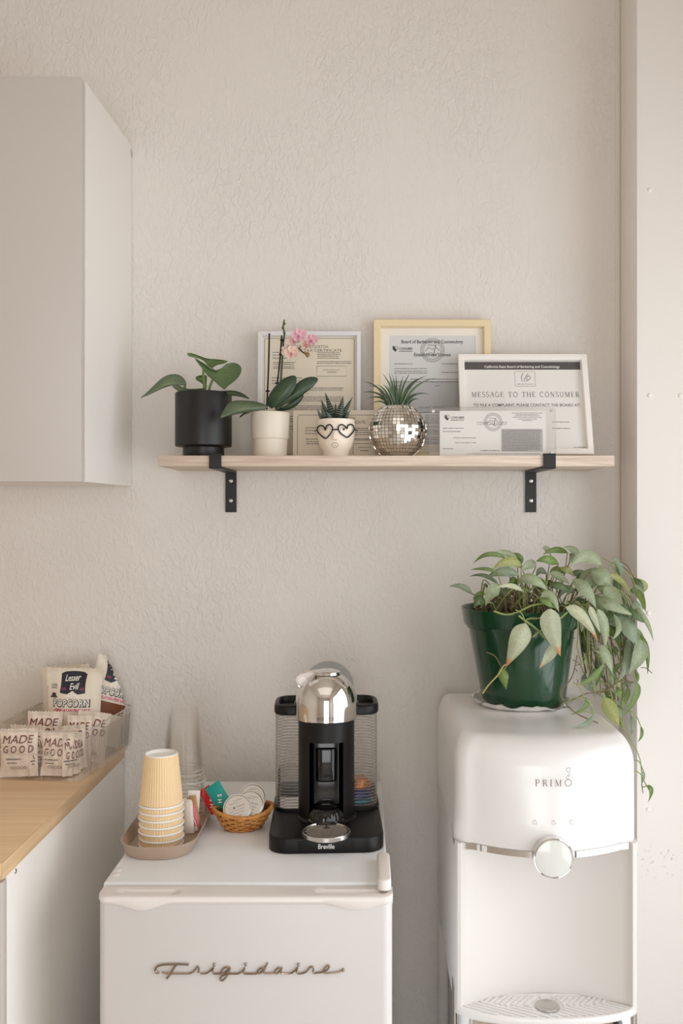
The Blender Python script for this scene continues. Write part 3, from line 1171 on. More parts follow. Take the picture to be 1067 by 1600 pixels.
# gloss insides of the slot: spout block, back plate, cup stand
g = MB()
g.prism(round_rect(-.0195, .0195, cyy - .040, cyy - .004, (.012, .012, .002, .002), 6), zsl - .073, zsl - .012, .003, .004)
g.prism(round_rect(-.0265, .0265, cyy - .030, cyy - .0035, (.006, .006, .001, .001), 4), cz0 + .03, zsl - .002, .002)
g.build('spout_block', M_blackgloss, col, False, 30)
cs = MB()
cs.lathe([(.0335, 0), (.0335, .007), (.0315, .009), (.0305, .0105)], 40, (0, .078, hb + .0003))
rb = lambda i, z: 1 + .012 * (1 if i % 4 < 2 else -1)
cs.lathe([(.0305, .0105), (.030, .016), (.0265, .023), (.020, .0285), (.010, .0315), (0, .0322)], 96, (0, .078, hb + .0003), rb)
cs.build('cup_stand', M_blackgloss, t, False, 30)
# drip grate: chrome rim, dimpled plate, lip over the base edge
gr_ = MB()
gc = (0, .0155, hb + .004)
gr_.lathe([(.0, .0022), (.0385, .0022), (.0395, .0042), (.0410, .0042), (.0418, .003), (.0418, -.003), (0, -.003)], 64, gc)
gro = gr_.build('drip_grate', M_satinmetal, t, False, 30)
dm = MB()
for i in range(-9, 10):
    for j in range(-10, 11):
        x, y = (i + (.5 if j % 2 else 0)) * .0044, j * .0038
        if hypot(x, y) < .036:
            if hypot(x, y - .018) < .006:
                continue
            dm.lathe([(.0016, .0004), (.0012, .0012), (0, .0014)], 6, (gc[0] + x, gc[1] + y, gc[2] + .0021))
dm.build('dimple', M_chrome, gro)
hl = MB()
for i in range(-9, 10):
    for j in range(-10, 11):
        x, y = (i + (0 if j % 2 else .5)) * .0044, j * .0038
        if hypot(x, y) < .037:
            hl.lathe([(.0019, .0003), (0, .00035)], 6, (gc[0] + x, gc[1] + y, gc[2] + .0021))
hl.lathe([(.0055, .0006), (0, .0008)], 16, (gc[0], gc[1] + .018, gc[2] + .0021))
hl.build('drain_hole', mat('grate_hole', (66, 52, 52), .5), gro)
lp = MB().prism(round_rect(-.0215, .0215, -.0245, .005, (.012, .012, .001, .001), 6), hb - .0005, hb + .0035, .0015, .0025)
lp.build('tray_lip', M_satinmetal, t, False, 30)
# dome
dr = .0572
dz0, dz1 = PZ(1131, 1.68) - mloc.z, PZ(1048, 1.735) - mloc.z
prof = [(cr + .0008, dz0), (dr - .001, dz0), (dr, dz0 + .0012)]
hc = .027
prof += [(dr, dz0 + hc * q / 3) for q in (1, 2, 3)]
hh = dz1 - dz0 - hc
prof += [(dr * cos(R(a)), dz0 + hc + hh * sin(R(a))) for a in range(5, 91, 5)]
dome = MB().lathe(prof, 72, (0, cyy, 0)).build('dome', M_chrome, t, False, 35)
def dome_map(x, z):
    a = -pi / 2 + x / dr
    return Vector(((dr + .0003) * cos(a), cyy + (dr + .0003) * sin(a), z))
MB().text('NESPRESSO', .009, dome_map, (.000, dz0 + .0085), spacing=1.25, width=.033).build('lettering', mat('dark_engraving', (70, 64, 60), .4), dome)
# lever: flat chrome loop hinged over the dome top
lev = MB()
lo_ = smooth_poly([(-.052, .2675), (-.0565, .276), (-.0535, .285), (-.044, .2895), (-.030, .2915), (-.016, .2932), (-.006, .2925), (-.004, .288), (-.012, .282), (-.024, .272), (-.034, .264), (-.044, .2625)], 3)
lev.loft([[(x, cyy - .004 - .003, z) for x, z in inset(lo_, .0012)], [(x, cyy - .0055, z) for x, z in lo_], [(x, cyy + .0075, z) for x, z in lo_], [(x, cyy + .009, z) for x, z in inset(lo_, .0012)]])
lvo = lev.build('lever', mat('lever_reflection', (214, 203, 199), .28), t, False, 35)  # pale pinkish colour stands for the reflection on the lever face
le = MB()
q = [Vector((x, cyy - .0066, z)) for x, z in lo_]
le.tube(q + [q[0]], .0011, 6, False)
le.build('lever_edge', M_chrome, lvo, False, 60)
lc = MB().lathe([(0, .0012), (.0075, .0010), (.0085, 0)], 32)
lc.v = [(-.0445 + x, cyy - .0072 - z, .2765 + y) for x, y, z in lc.v]
lc.build('lever_cap', M_fridgeplastic, lvo, False)
tp = MB().lathe([(.026, dz1 - .0055), (.0245, dz1 - .001), (.016, dz1 + .0022), (0, dz1 + .003)], 40, (.001, cyy, 0))
tp.build('dome_cap', M_chrome, t, False, 30)
# the two ribbed clear tanks
zl = 1.058 - mloc.z
def tank_outline(sx, i=0.0):
    a, b_ = (.022, .0965)
    o = round_rect(a + i, b_ - i, .148 + i, .252 - i, (.01, .03, .03, .01), 8)
    return [(sx * x, y) for x, y in (o if sx > 0 else o[::-1])]
for sx, nm in ((-1, 'water_tank'), (1, 'capsule_container')):
    tk = MB()
    L = []
    z0_, z1_ = hb + .0005, zl - .018
    nr = 31
    for k_ in range(nr * 4 + 1):
        z = z0_ + (z1_ - z0_) * k_ / (nr * 4)
        L.append([(x, y, z) for x, y in tank_outline(sx, .001 + .0011 * (.5 + .5 * cos(2 * pi * k_ / 4)) + .002 * (k_ / (nr * 4)) * 0)])
    tk.loft(L, True, False)
    to = tk.build(nm, M_tank, t, False, 80)
    rbm = MB()
    for k_ in range(nr):
        z = z0_ + (z1_ - z0_) * (k_ + .5) / nr
        o_ = [(x, y, z) for x, y in tank_outline(sx, .0006)]
        rbm.tube(o_ + [o_[0]], .0011, 5, False)
    rbm.build('ribs', M_rib, to, False, 80)
    ld = MB()
    oo = tank_outline(sx, -.0022)
    L = [[(x, y, z) for x, y in inset(oo, i)] for i, z in ((.002, zl - .0185), (0, zl - .016), (0, zl - .004), (.002, zl - .001), (.0045, zl), (.008, zl), (.010, zl - .003), (.011, zl - .011))]
    ld.loft(L)
    lo2 = ld.build('lid', M_black, to, False, 35)
    gp = MB().box(*sorted((sx * .05, sx * .062)), .172, .23, zl - .013, zl - .002, .003)
    gp.build('grip', M_blackgloss, lo2)
    if sx < 0:
        wt = MB()
        wt.loft([[(x, y, z) for x, y in tank_outline(sx, .0045)] for z in (hb + .002, hb + .063)])
        wt.build('water', M_water, to, False)
    st = MB()
    L = [[(x, y, z) for x, y in inset(tank_outline(sx, -.0035), i)] for i, z in ((0, hb + .0002), (0, hb + .004), (.001, hb + .005), (.0034, hb + .005))]
    st.loft(L, False, False)
    st.build('tank_collar', M_black, t, False, 35)
# rear upstand of the base
MB().prism(round_rect(-.098, .098, .258, .3, .01, 4), hb + .0002, hb + .012, .003).build('rear_ledge', M_black, base, False, 30)

# grey disc stuck to the wall behind the machine
dc = PX(514, 2.1), PZ(1071, 2.1)
d = MB().disc((dc[0], -.0055, dc[1]), (0, -1, 0), .0545, .0052, 56, .0015).build('wall_disc', mat('grey_disc_plastic', (172, 174, 172), .4))
tag(d, 'round grey disc on the wall behind the chrome dome', 'wall disc')

# pods: dome-bodied coffee capsules
def pod_mesh(body, lid, parent, r=.0275):
    MB().lathe([(0, -.018), (.010, -.0165), (.0165, -.012), (.0205, -.004), (.0215, -.0008), (r - .001, -.0008), (r, -.0002), (r - .0006, .0006), (r - .002, .0006)], 36).build('shell', body, parent)
    return MB().lathe([(0, .0009), (r - .004, .0009), (r - .0022, .0003)], 36).build('foil_lid', lid, parent)
M_foil = mat('silver_foil', (200, 196, 190), .34, metal=.8, bump=(140, 2, .2, .0008))
copper, navy, teal = (mat('copper_foil', (196, 122, 62), .28, metal=.7), mat('navy_foil', (34, 40, 98), .3, metal=.5), mat('teal_foil', (0, 120, 134), .3, metal=.5))
Mm = Matrix.Translation(mloc) @ Matrix.Rotation(R(2.5), 4, 'Z')
for i, (m_, z, nm) in enumerate(((teal, .031, 'teal coffee capsule at the bottom of the clear container'), (navy, .0395, 'navy blue coffee capsule in the clear container, under the copper one'), (copper, .0595, 'copper coffee capsule topmost in the clear container'))):
    c = Mm @ Vector((.060, .197, z))
    tt = thing('coffee_capsule', nm, 'coffee capsule', c, (0, 0, 0), 'capsules in the clear container of the coffee machine')
    hgt = (.0075, .0185, .016)[i]
    MB().lathe([(0, 0), (.026, 0), (.0272, .0012), (.0272, .002), (.0245, .0025), (.0225, hgt * .6), (.017, hgt), (0, hgt + .0005)] if i else [(0, 0), (.027, 0), (.0272, .001), (.026, .002), (.024, .006), (.02, .0075), (0, .0078)], 36).build('shell', m_, tt)

# ------------------------------------------------------------------ framed papers on the shelf
rng = random.Random(4)
ZT = zs + .0002


def frame_thing(label, w, h, border, prof_depth, m, loc, lean, matw=0, paper_m=None, group=None, roll=0):
    t = thing('picture_frame', label, 'picture frame', loc, (-lean, roll, 0), group)
    d = prof_depth
    MB().ring([(0, 0), (0, -d + .001), (.001, -d), (border - .0025, -d), (border - .0012, -d + .001), (border, -d + .004), (border, -.002), (border - .004, -.002), (border - .004, 0)], -w / 2, w / 2, 0, h).build('frame_rim', m, t, False, 25)
    MB().box(-w / 2 + border - .005, w / 2 - border + .005, -.0035, -.001, border - .005, h - border + .005).build('backing_board', M_mat, t)
    yp = -.0042
    px0, px1, pz0, pz1 = -w / 2 + border - .002, w / 2 - border + .002, border - .002, h - border + .002
    if matw:
        MB().ring([(0, -.0036), (0, -.006), (matw - .0012, -.006), (matw, -.0050), (matw, -.0036)], px0, px1, pz0, pz1).build('mat_board', M_mat, t, False, 20)
        px0, px1, pz0, pz1 = px0 + matw - .002, px1 - matw + .002, pz0 + matw - .002, pz1 - matw + .002
    pg = MB().box(px0, px1, yp, -.0036, pz0, pz1).build('paper', paper_m or M_paper, t)
    MB().box(-w / 2 + border - .001, w / 2 - border + .001, -d + .0048, -d + .0034, border - .001, h - border + .001).build('glass', M_glaze, t)
    return t, pg, yp, (px0, px1, pz0, pz1)


def shield(pg, m, x, z, s):
    mb = mid = MB()
    mb.stroke([(x - s * .45, z + s * .5), (x + s * .4, z + s * .5), (x + s * .42, z), (x + s * .1, z - s * .55), (x - s * .4, z - .05 * s), (x - s * .45, z + s * .5)], s * .1, m)
    mb.poly2([(x - s * .4, z + s * .4), (x - s * .1, z + s * .45), (x + s * .3, z - s * .2), (x + s * .05, z - s * .5), (x - s * .35, z - s * .05)], m)
    mb.text('CONSUMER', s * .62, m, (x + s * 2.05, z + s * .05), bold=.02, width=s * 2.7)
    mid.words(x + s * .75, x + s * 3.3, z - s * .45, s * .22, m, rng, .2)
    mb.build('logo', M_ink, pg)


def seal(pg, m, x, z, r):
    mb = MB()
    for q, wd in ((1, .035), (.93, .02), (.72, .025)):
        mb.stroke(arc(x, z, r * q, r * q, 0, 360, 36), r * wd, m)
    for i in range(36):
        a = R(i * 10)
        mb.stroke([(x + r * .77 * cos(a), z + r * .77 * sin(a)), (x + r * .88 * cos(a + .05), z + r * .88 * sin(a + .05))], r * .06, m)
    mb.stroke([(x - r * .6, z - r * .1), (x - r * .3, z + r * .25), (x, z + r * .05), (x + r * .25, z + r * .3), (x + r * .62, z - r * .05)], r * .06, m)
    mb.stroke([(x - r * .5, z - r * .35), (x - r * .1, z - r * .2), (x + r * .2, z - r * .45), (x + r * .5, z - r * .25)], r * .05, m)
    mb.stroke([(x + r * .1, z - r * .5), (x + r * .2, z + r * .1), (x + r * .32, z + r * .2), (x + r * .2, z + r * .45)], r * .07, m)
    mb.stroke([(x - r * .4, z + r * .42), (x + r * .4, z + r * .42)], r * .05, m)
    mb.build('seal_print', M_inkmid, pg)


def certificate(pg, yp, x0, x1, z0, z1, hdr, k=1.0, full=True):
    """city tax certificate: line border, two-line heading, two columns, boxed date"""
    m = plane_map((0, yp - .00012, 0), (1, 0, 0), (0, 0, 1))
    W, H = x1 - x0, z1 - z0
    a, b = MB(), MB()
    i = .028 * W
    rr = round_rect(x0 + i, x1 - i, z0 + i, z1 - i, .02 * W, 4)
    b.stroke(rr + [rr[0]], .004 * W, m)
    X = lambda u: x0 + W * u
    Zz = lambda px: z1 - px * .2255 / 160 * k
    hx, h1, h2 = hdr
    b.text('CITY OF STOCKTON', .0088 * k, m, (X(.53), Zz(h1)), width=.33 * W)
    b.text('BUSINESS TAX CERTIFICATE', .0088 * k, m, (X(.53), Zz(h2)), width=.62 * W)
    return a, b, m, X, Zz


# silver-white frame at the left
wf, zt_ = 160 * 2.08 / F, PZ(518, 2.07)
t, pg, yp, (a0, a1, c0, c1) = frame_thing('white silver framed city certificate standing behind the orchid', wf, zt_ - zs, .0105, .014, M_frame_silver,
                                          (PX(483.5, 2.075), 2.068 - ZW, ZT), .045, 0, M_paperwarm)
a, b, m, X, Zz = certificate(pg, yp, a0, a1, c0, c1, (0, 17, 23), 1.0)
PXS = .2265 / 160
def lx_(px):
    return (px - 483.5) * PXS
def lz_(py):
    return (zt_ - zs) - (py - 518) * PXS
for (x0, x1, ys) in ((426, 452, (550, 554.5, 559)), (427, 462, (566, 569, 572.5, 575)), (496, 533, (550.5, 553.3, 556, 559)), (495, 550, (564.5, 567.3)), (425, 475, (590, 594.5, 599)), (440, 537, (606, 609)), (440, 538, (620, 623, 626)), (430, 530, (634, 637, 640, 650, 654, 658, 666, 670))):
    for y in ys:
        b.words(lx_(x0), lx_(x1) - rng.random() * .006, lz_(y), .0021, m, rng)
b.text('OR', .003, m, (lx_(481), lz_(614.5)))
bx = [(lx_(495), lz_(571.5)), (lx_(541), lz_(571.5)), (lx_(541), lz_(587.5)), (lx_(495), lz_(587.5)), (lx_(495), lz_(571.5))]
b.stroke(bx, .0009, m)
b.text('EXPIRATION DATE', .0034, m, (lx_(518), lz_(577.5)), width=.036)
b.words(lx_(511), lx_(526), lz_(581), .0022, m, rng)
b.build('lettering', M_ink, pg)

# unframed certificate in front of it
wf2 = 134 * 2.01 / F
hf2 = PZ(641, 2.02) - zs
t = thing('certificate_sheet', 'cream certificate sheet without a frame, behind the glasses planter', 'certificate', (PX(525, 2.02), 2.005 - ZW, ZT), (-.10, 0, 0))
MB().box(-wf2 / 2, wf2 / 2, 0, .0012, 0, hf2).build('card', M_paperwarm, t)
m = plane_map((0, -.00015, 0), (1, 0, 0), (0, 0, 1))
k_ = wf2 / 134
l2 = lambda px: (px - 525) * k_
z2 = lambda py: hf2 - (py - 641) * k_
b = MB()
rr = [(l2(465), z2(711)), (l2(465), z2(651))] + [(l2(467), z2(649)), (l2(585), z2(649))] + [(l2(587), z2(651)), (l2(587), z2(711))]
b.stroke(rr, .0009, m)
b.text('CITY OF STOCKTON', .0088, m, (l2(534), z2(654)), width=.058)
b.text('BUSINESS TAX CERTIFICATE', .0088, m, (l2(534), z2(660)), width=.100)
for (x0, x1, ys) in ((477, 498, (669, 673.5, 678)), (478, 500, (687, 691, 694.5)), (553, 582, (670, 673, 676.5, 680)), (553, 584, (686.5, 688.5))):
    for y in ys:
        b.words(l2(x0), l2(x1), z2(y), .0023, m, rng)
b.stroke([(l2(552), z2(711)), (l2(552), z2(694)), (l2(589), z2(694)), (l2(589), z2(711))], .0011, m)
b.text('EXPIRATION DATE', .0040, m, (l2(570), z2(700)), width=.028)
b.words(l2(563), l2(577), z2(705), .0024, m, rng)
b.build('lettering', M_ink, t)

# pale gold frame
ZG = 2.085
wg, hg = 182 * ZG / F, PZ(502, ZG) - zs
t, pg, yp, (a0, a1, c0, c1) = frame_thing('pale gold framed establishment licence, tallest frame on the shelf', wg, hg, .0165, .018, M_frame_gold,
                                          (PX(674.5, ZG), 2.072 - ZW, ZT), .045, .0195, M_papergrey)
m = plane_map((0, yp - .00012, 0), (1, 0, 0), (0, 0, 1))
k_ = wg / 182
l3 = lambda px: (px - 674.5) * k_
z3 = lambda py: hg - (py - 502) * k_
b, g = MB(), MB()
b.text('Board of Barbering and Cosmetology', .0105, m, (l3(675), z3(535.5)), bold=.02, width=96 * k_)
b.text('Establishment License', .0105, m, (l3(675), z3(555)), bold=.02, width=57 * k_)
shield(pg, m, l3(617), z3(546), .0115)
seal(pg, m, l3(675), z3(548), 18.5 * k_)
for (x0, x1, ys) in ((616, 645, (569.5,)), (689, 722, (569.5, 583)), (616, 667, (577, 581, 584)), (640, 735, (593.5,)), (612, 735, (598,)), (618, 624, (604,)), (679, 687, (604,))):
    for y in ys:
        g.words(l3(x0), l3(x1), z3(y), .0026, m, rng)
g.stroke([(l3(610), z3(596.5)), (l3(740), z3(596.5))], .0006, m)
b.text('- DO NOT DETACH -', .006, m, (l3(674), z3(638)), width=44 * k_)
b.stroke([(l3(657), z3(645.5)), (l3(740), z3(645.5))], .0012, m)
for y in (650, 653, 656, 659, 662, 668, 673.5, 676, 679, 685, 688, 691.5, 694, 697):
    g.words(l3(664), l3(738), z3(y), .0021, m, rng)
b.build('lettering', M_ink, pg)
g.build('fine_print', M_inkmid, pg)
MB().rect2(l3(608), l3(741), z3(646), z3(597), plane_map((0, yp - .00006, 0), (1, 0, 0), (0, 0, 1))).build('shaded_panel', mat('grey_tint_print', (186, 186, 187), .6), pg)

# white frame leaning at the right
lean = .30
ZB = 1.99
wq, hq = 199 * 2.06 / F, (PZ(561, 2.055) - zs) / cos(lean)
t, pg, yp, (a0, a1, c0, c1) = frame_thing('white framed consumer message leaning back at the right end of the shelf', wq, hq, .0135, .017, M_frame_white,
                                          (PX(822.5, ZB), ZB - ZW, ZT + .004), lean, 0, M_paper)
m = plane_map((0, yp - .00012, 0), (1, 0, 0), (0, 0, 1))
kx = wq / 199
l4 = lambda px: (px - 812) * kx
z4 = lambda py: hq - (py - 561.5) * (hq / 150)
b, g, wt_ = MB(), MB(), MB()
mb2 = plane_map((0, yp - .00024, 0), (1, 0, 0), (0, 0, 1))
MB().rect2(a0, a1, z4(582), c1, m).build('heading_band', mat('charcoal_print', (84, 80, 80), .6), pg)
wt_.text('California State Board of Barbering and Cosmetology', .008, mb2, (l4(812), z4(578)), bold=.015, width=117 * kx)
wt_.build('heading', M_paper, pg)
b.serif('MESSAGE TO THE CONSUMER', .0118, m, (l4(815), z4(620)), width=166 * kx, gap=.16)
b.text('TO FILE A COMPLAINT, PLEASE CONTACT THE BOARD AT:', .0098, m, (l4(816), z4(636.5)), bold=.012, width=164 * kx)
b.build('lettering', mat('charcoal_text', (92, 88, 88), .6), pg)
rr = round_rect(l4(800), l4(831), z4(607.5), z4(585), .001, 2)
g.stroke(rr + [rr[0]], .0007, m)
for q in ([(811, 600), (810, 594), (813, 587)], [(814, 600.5), (816, 594), (821, 588)], [(817, 600), (823, 596), (823, 592), (819, 593), (818, 598)]):
    g.stroke([(p.x, p.y) for p in smooth_path([(l4(x), z4(y), 0) for x, y in q], 4)], .0015, m)
g.text('BarberCosmo', .0050, m, (l4(816), z4(604)), shear=.3, width=25 * kx)
for (x0, x1, y) in ((853, 879, 661.5), (853, 880, 671), (884, 905, 699), (880, 912, 703)):
    g.words(l4(x0), l4(x1), z4(y), .0024, m, rng)
g.build('fine_print', M_inkmid, pg)

# clear magnetic block with the cosmetologist licence
ZA = 1.925
t = thing('licence_holder', 'clear acrylic block holding a cosmetologist licence, in front of the white frame', 'licence holder', (PX(768, ZA), ZA - ZW, ZT), (-.035, 0, 0))
ka = ZA / F
l5 = lambda px: (px - 768) * ka
hA = 77.5 * ka
z5 = lambda py: hA - (py - 634.5) * ka
MB().box(l5(670), l5(868), -.0035, 0, 0, hA, .0006, 1).build('front_pane', M_acrylic, t)
MB().box(l5(670), l5(868), .0012, .0047, 0, hA, .0006, 1).build('back_pane', M_acrylic, t)
for (px, py) in ((677, 641), (862, 639), (862, 706)):
    mg = MB().lathe([(0, .0001), (.0032, .0001), (.0034, -.0004), (.0034, -.006), (0, -.006)], 20)
    mg.v = [(l5(px) + x, -.0037 - z, z5(py) + y) for x, y, z in mg.v]
    mg.build('magnet', M_satinmetal, t)
pg = MB().box(l5(687), l5(853.5), .0002, .0008, z5(711.5), z5(640)).build('licence_paper', M_paper, t)
m = plane_map((0, .00012, 0), (1, 0, 0), (0, 0, 1))
b, g = MB(), MB()
b.serif('COSMETOLOGIST', .0062, m, (l5(769), z5(659.5)), width=47 * ka)
shield(pg, m, l5(698.5), z5(651), .0105)
seal(pg, m, l5(770.5), z5(657.5), 14 * ka)
b.text('OTILIA ALICIA AGUILA', .0034, m, (l5(726), z5(682.5)), bold=.015, width=36 * ka)
b.text('Valid Until: 08/31/2026', .0034, m, (l5(727), z5(690)), bold=.012, width=34 * ka)
for (x0, x1, y) in ((692, 724, 667.5), (692, 720, 672.5), (692, 708, 699.5), (751, 781, 702.5)):
    g.words(l5(x0), l5(x1), z5(y), .0026, m, rng)
for i, y in enumerate((643.5, 645.8, 648, 650.5, 653, 655.2)):
    wd = (24, 18, 20, 23, 15, 8)[i]
    g.words(l5(824 - wd), l5(824 + wd), z5(y), .0018, m, rng)
MB().rect2(l5(783), l5(848), z5(704), z5(668.5), plane_map((0, .00014, 0), (1, 0, 0), (0, 0, 1))).build('shaded_panel', mat('grey_panel_print', (186, 183, 181), .6), pg)
m2 = plane_map((0, .00002, 0), (1, 0, 0), (0, 0, 1))
for i in range(14):
    g.words(l5(785), l5(846 - (22 if i == 13 else rng.random() * 3)), z5(670.5 + i * 2.42), .0021, m2, rng, .3)
g.words(l5(730), l5(845), z5(707.5), .0018, m, rng)
b.build('lettering', M_ink, pg)
g.build('fine_print', M_inkmid, pg)

# ------------------------------------------------------------------ plants on the shelf
def sub(q, ox, oy, k):
    return [(ox + x / k, oy + y / k) for x, y in q]


GD, GD2 = (.030, .060, .022), (.070, .120, .042)     # dark leaf edge / middle
G1, G2 = (.085, .135, .055), (.130, .200, .080)

# black footed pot
Z0 = 1.975
t = thing('potted_plant', 'round-leaved green plant in a matt black footed pot at the left of the shelf', 'potted plant', (PX(318, Z0), Z0 - ZW, ZT))
zp = [PZ(y, 1.917) - zs for y in (609, 695)]
MB().lathe([(0, .0), (.0425, 0), (.043, .001), (.043, zp[1] - .003), (.045, zp[1] - .001), (.0575, zp[1]), (.0586, zp[1] + .0015), (.0588, zp[1] + .006), (.0588, zp[0] - .003), (.058, zp[0] - .0006), (.0565, zp[0]), (.0545, zp[0] - .001), (.054, zp[0] - .004), (.054, zp[0] - .016)], 72).build('pot', M_blackpot, t, False, 28)
MB().lathe([(.0545, zp[0] - .014), (.03, zp[0] - .011), (0, zp[0] - .010)], 40).build('soil', M_soil, t)
o4 = lambda q: sub(q, 210, 530, 5.616)
lf = MB()
lf.sheet(o4([(700, 275), (760, 255), (810, 215), (880, 207), (930, 235), (938, 280), (915, 330), (870, 375), (820, 412), (788, 442), (740, 405), (690, 360), (640, 320), (605, 270), (560, 215), (528, 165), (565, 185), (620, 225), (660, 258)]), lambda x, y: 1.93 - (y - 580) * .0006, 3, .007, c0=G1, c1=G2)
lf.sheet(o4([(462, 125), (500, 122), (580, 150), (640, 170), (740, 178), (820, 193), (780, 215), (720, 230), (670, 260), (640, 225), (600, 185), (530, 160), (480, 150)]), lambda x, y: 1.985, 3, .006, c0=(.10, .16, .05), c1=(.15, .24, .07))
lf.sheet(o4([(537, 335), (570, 318), (630, 318), (636, 350), (626, 410), (580, 380), (545, 358)]), lambda x, y: 1.975, 3, .004, c0=(.10, .17, .05), c1=(.15, .25, .08))
lf.sheet(o4([(52, 515), (110, 465), (180, 395), (250, 335), (310, 310), (370, 308), (420, 330), (452, 375), (450, 398), (420, 404), (350, 405), (280, 420), (200, 455), (120, 492)]), lambda x, y: 1.955 + (x - 255) * .0002, 3, -.008, c0=(.105, .14, .085), c1=(.16, .21, .10))
lf.sheet(o4([(330, 408), (380, 402), (450, 432), (540, 440), (600, 430), (622, 446), (560, 462), (420, 468), (360, 440)]), lambda x, y: 1.95, 3, .004, c0=(.09, .125, .06), c1=(.13, .18, .08))
lf.sheet(o4([(738, 466), (800, 450), (880, 452), (950, 475), (1012, 526), (930, 505), (850, 495), (790, 488)]), lambda x, y: 1.945 + (360 - x) * .0003, 3, .004, c0=(.06, .085, .045), c1=(.09, .12, .06))
lf.build('foliage', M_leafdark, t, True, 60, True, False)
st = MB()
st.col = (.20, .30, .10, 1)
for q in ([(650, 470), (665, 410), (690, 350), (705, 300)], [(608, 470), (612, 380), (605, 300), (612, 220)], [(620, 470), (622, 430), (628, 400)], [(420, 462), (440, 430), (445, 395)], [(560, 480), (480, 455), (420, 450)], [(700, 480), (760, 462), (800, 465)]):
    st.tube(smooth_path([P(x, y, 1.968) for x, y in o4(q)], 4), [.0027, ] * (4 * (len(q) - 1) + 1), 7)
st.build('stems', M_stem, t, True, 60, True)

# cream pot with the orchid
Z0 = 1.97
t = thing('potted_orchid', 'pink flowered orchid with two dark stakes in a stepped cream pot', 'orchid', (PX(422, Z0), Z0 - ZW, ZT))
h = PZ(642, 1.93) - zs
hs = PZ(684, 1.93) - zs
MB().lathe([(0, 0), (.0335, 0), (.0345, .001), (.0365, hs - .001), (.0385, hs), (.0392, hs + .002), (.0405, h - .002), (.0400, h - .0004), (.0385, h), (.037, h - .001), (.0365, h - .012)], 64).build('pot', M_cream, t, False, 28)
MB().lathe([(.037, h - .010), (.02, h - .007), (0, h - .006)], 32).build('bark', M_soil, t)
o6 = lambda q: sub(q, 395, 490, 6.097)
o2 = lambda q: sub(q, 210, 490, 2.884)
Lf = [(o6([(172, 902), (135, 860), (150, 785), (205, 700), (275, 632), (350, 595), (400, 592), (418, 625), (405, 690), (352, 780), (282, 840), (205, 893)]), 1.925, -.0002, (.020, .045, .022), (.055, .095, .04)),
      (o6([(205, 890), (262, 838), (335, 755), (422, 662), (505, 612), (582, 602), (622, 625), (590, 680), (522, 740), (432, 802), (332, 852), (252, 893)]), 1.945, 0, (.022, .048, .024), (.06, .10, .045)),
      (o6([(215, 918), (300, 880), (400, 802), (470, 766), (482, 790), (442, 852), (382, 900), (300, 926)]), 1.955, 0, (.014, .032, .016), (.03, .06, .026)),
      (o2([(592, 412), (540, 395), (470, 391), (430, 400), (405, 430), (388, 470), (420, 462), (480, 450), (540, 440), (592, 430)]), 1.90, .0004, (.06, .085, .045), (.13, .165, .09)),
      (o2([(535, 436), (500, 442), (478, 460), (474, 471), (492, 458), (520, 446)]), 1.945, 0, (.03, .05, .02), (.05, .08, .03))]
for o, Z, sl, c0_, c1_ in Lf:
    MB().sheet(o, lambda x, y, Z=Z, sl=sl: Z + sl * (x - 420), 3, -.006, .002, c0=c0_, c1=c1_).build('leaf', M_leafdark, t, True, 60, True, False)
sp = MB()
sp.col = (.09, .12, .045, 1)
pth = smooth_path([P(x, y, 1.955) for x, y in o6([(262, 905), (268, 640), (276, 500), (283, 400), (291, 270), (301, 190), (288, 130), (299, 58)])], 5)
sp.tube(pth, [.0026 - .0010 * i / len(pth) for i in range(len(pth))], 7)
for (x, y) in ((299, 95), (286, 135), (300, 185), (290, 262)):
    c = P(*o6([(x, y)])[0], 1.955)
    sp.lathe([(0, .004), (.0027, .001), (.0030, -.001), (0, -.004)], 8, c)
sp.col = (.085, .055, .035, 1)
br_ = smooth_path([P(x, y, z) for (x, y), z in zip(o6([(286, 340), (320, 322), (358, 316), (392, 338), (440, 334), (478, 370), (508, 378)]), (1.955, 1.945, 1.938, 1.935, 1.932, 1.93, 1.93))], 4)
sp.tube(br_, .0016, 6)
for q in ([(440, 334), (452, 318), (466, 312)], [(392, 338), (384, 352), (366, 372)], [(358, 316), (372, 295), (405, 262)], [(466, 312), (500, 300), (520, 292)]):
    sp.tube([P(x, y, 1.934) for x, y in o6(q)], .0010, 5)
for (x, y, r_) in ((522, 392, .0048), (494, 376, .0022)):
    c = P(*o6([(x, y)])[0], 1.93)
    sp.col = (.28, .16, .08, 1)
    sp.lathe([(0, .0065 * r_ / .0048), (r_ * .8, .003), (r_, 0), (r_ * .8, -.003), (0, -.0065 * r_ / .0048)], 12, c)
sp.build('flower_spike', M_stem, t, True, 60, True)
for q, clips in (([(157, 188), (150, 500), (140, 735), (132, 915)], ((141, 738),)), ([(276, 208), (262, 400), (246, 560), (230, 700), (222, 915)], ((280, 252), (270, 390), (232, 662)))):
    s_ = MB().tube(smooth_path([P(x, y, 1.948) for x, y in o6(q)], 3), .0018, 7).build('stake', M_black, t, True)
    for (x, y) in clips:
        c = P(*o6([(x, y)])[0], 1.948)
        MB().box(c.x - .0045, c.x + .0045, c.y - .002, c.y + .002, c.z - .0016, c.z + .0016, .0008, 1).build('clip', M_black, s_, True)
PK, PK2, PE, PE2 = (.80, .42, .52), (.70, .20, .38), (.82, .52, .42), (.80, .40, .24)


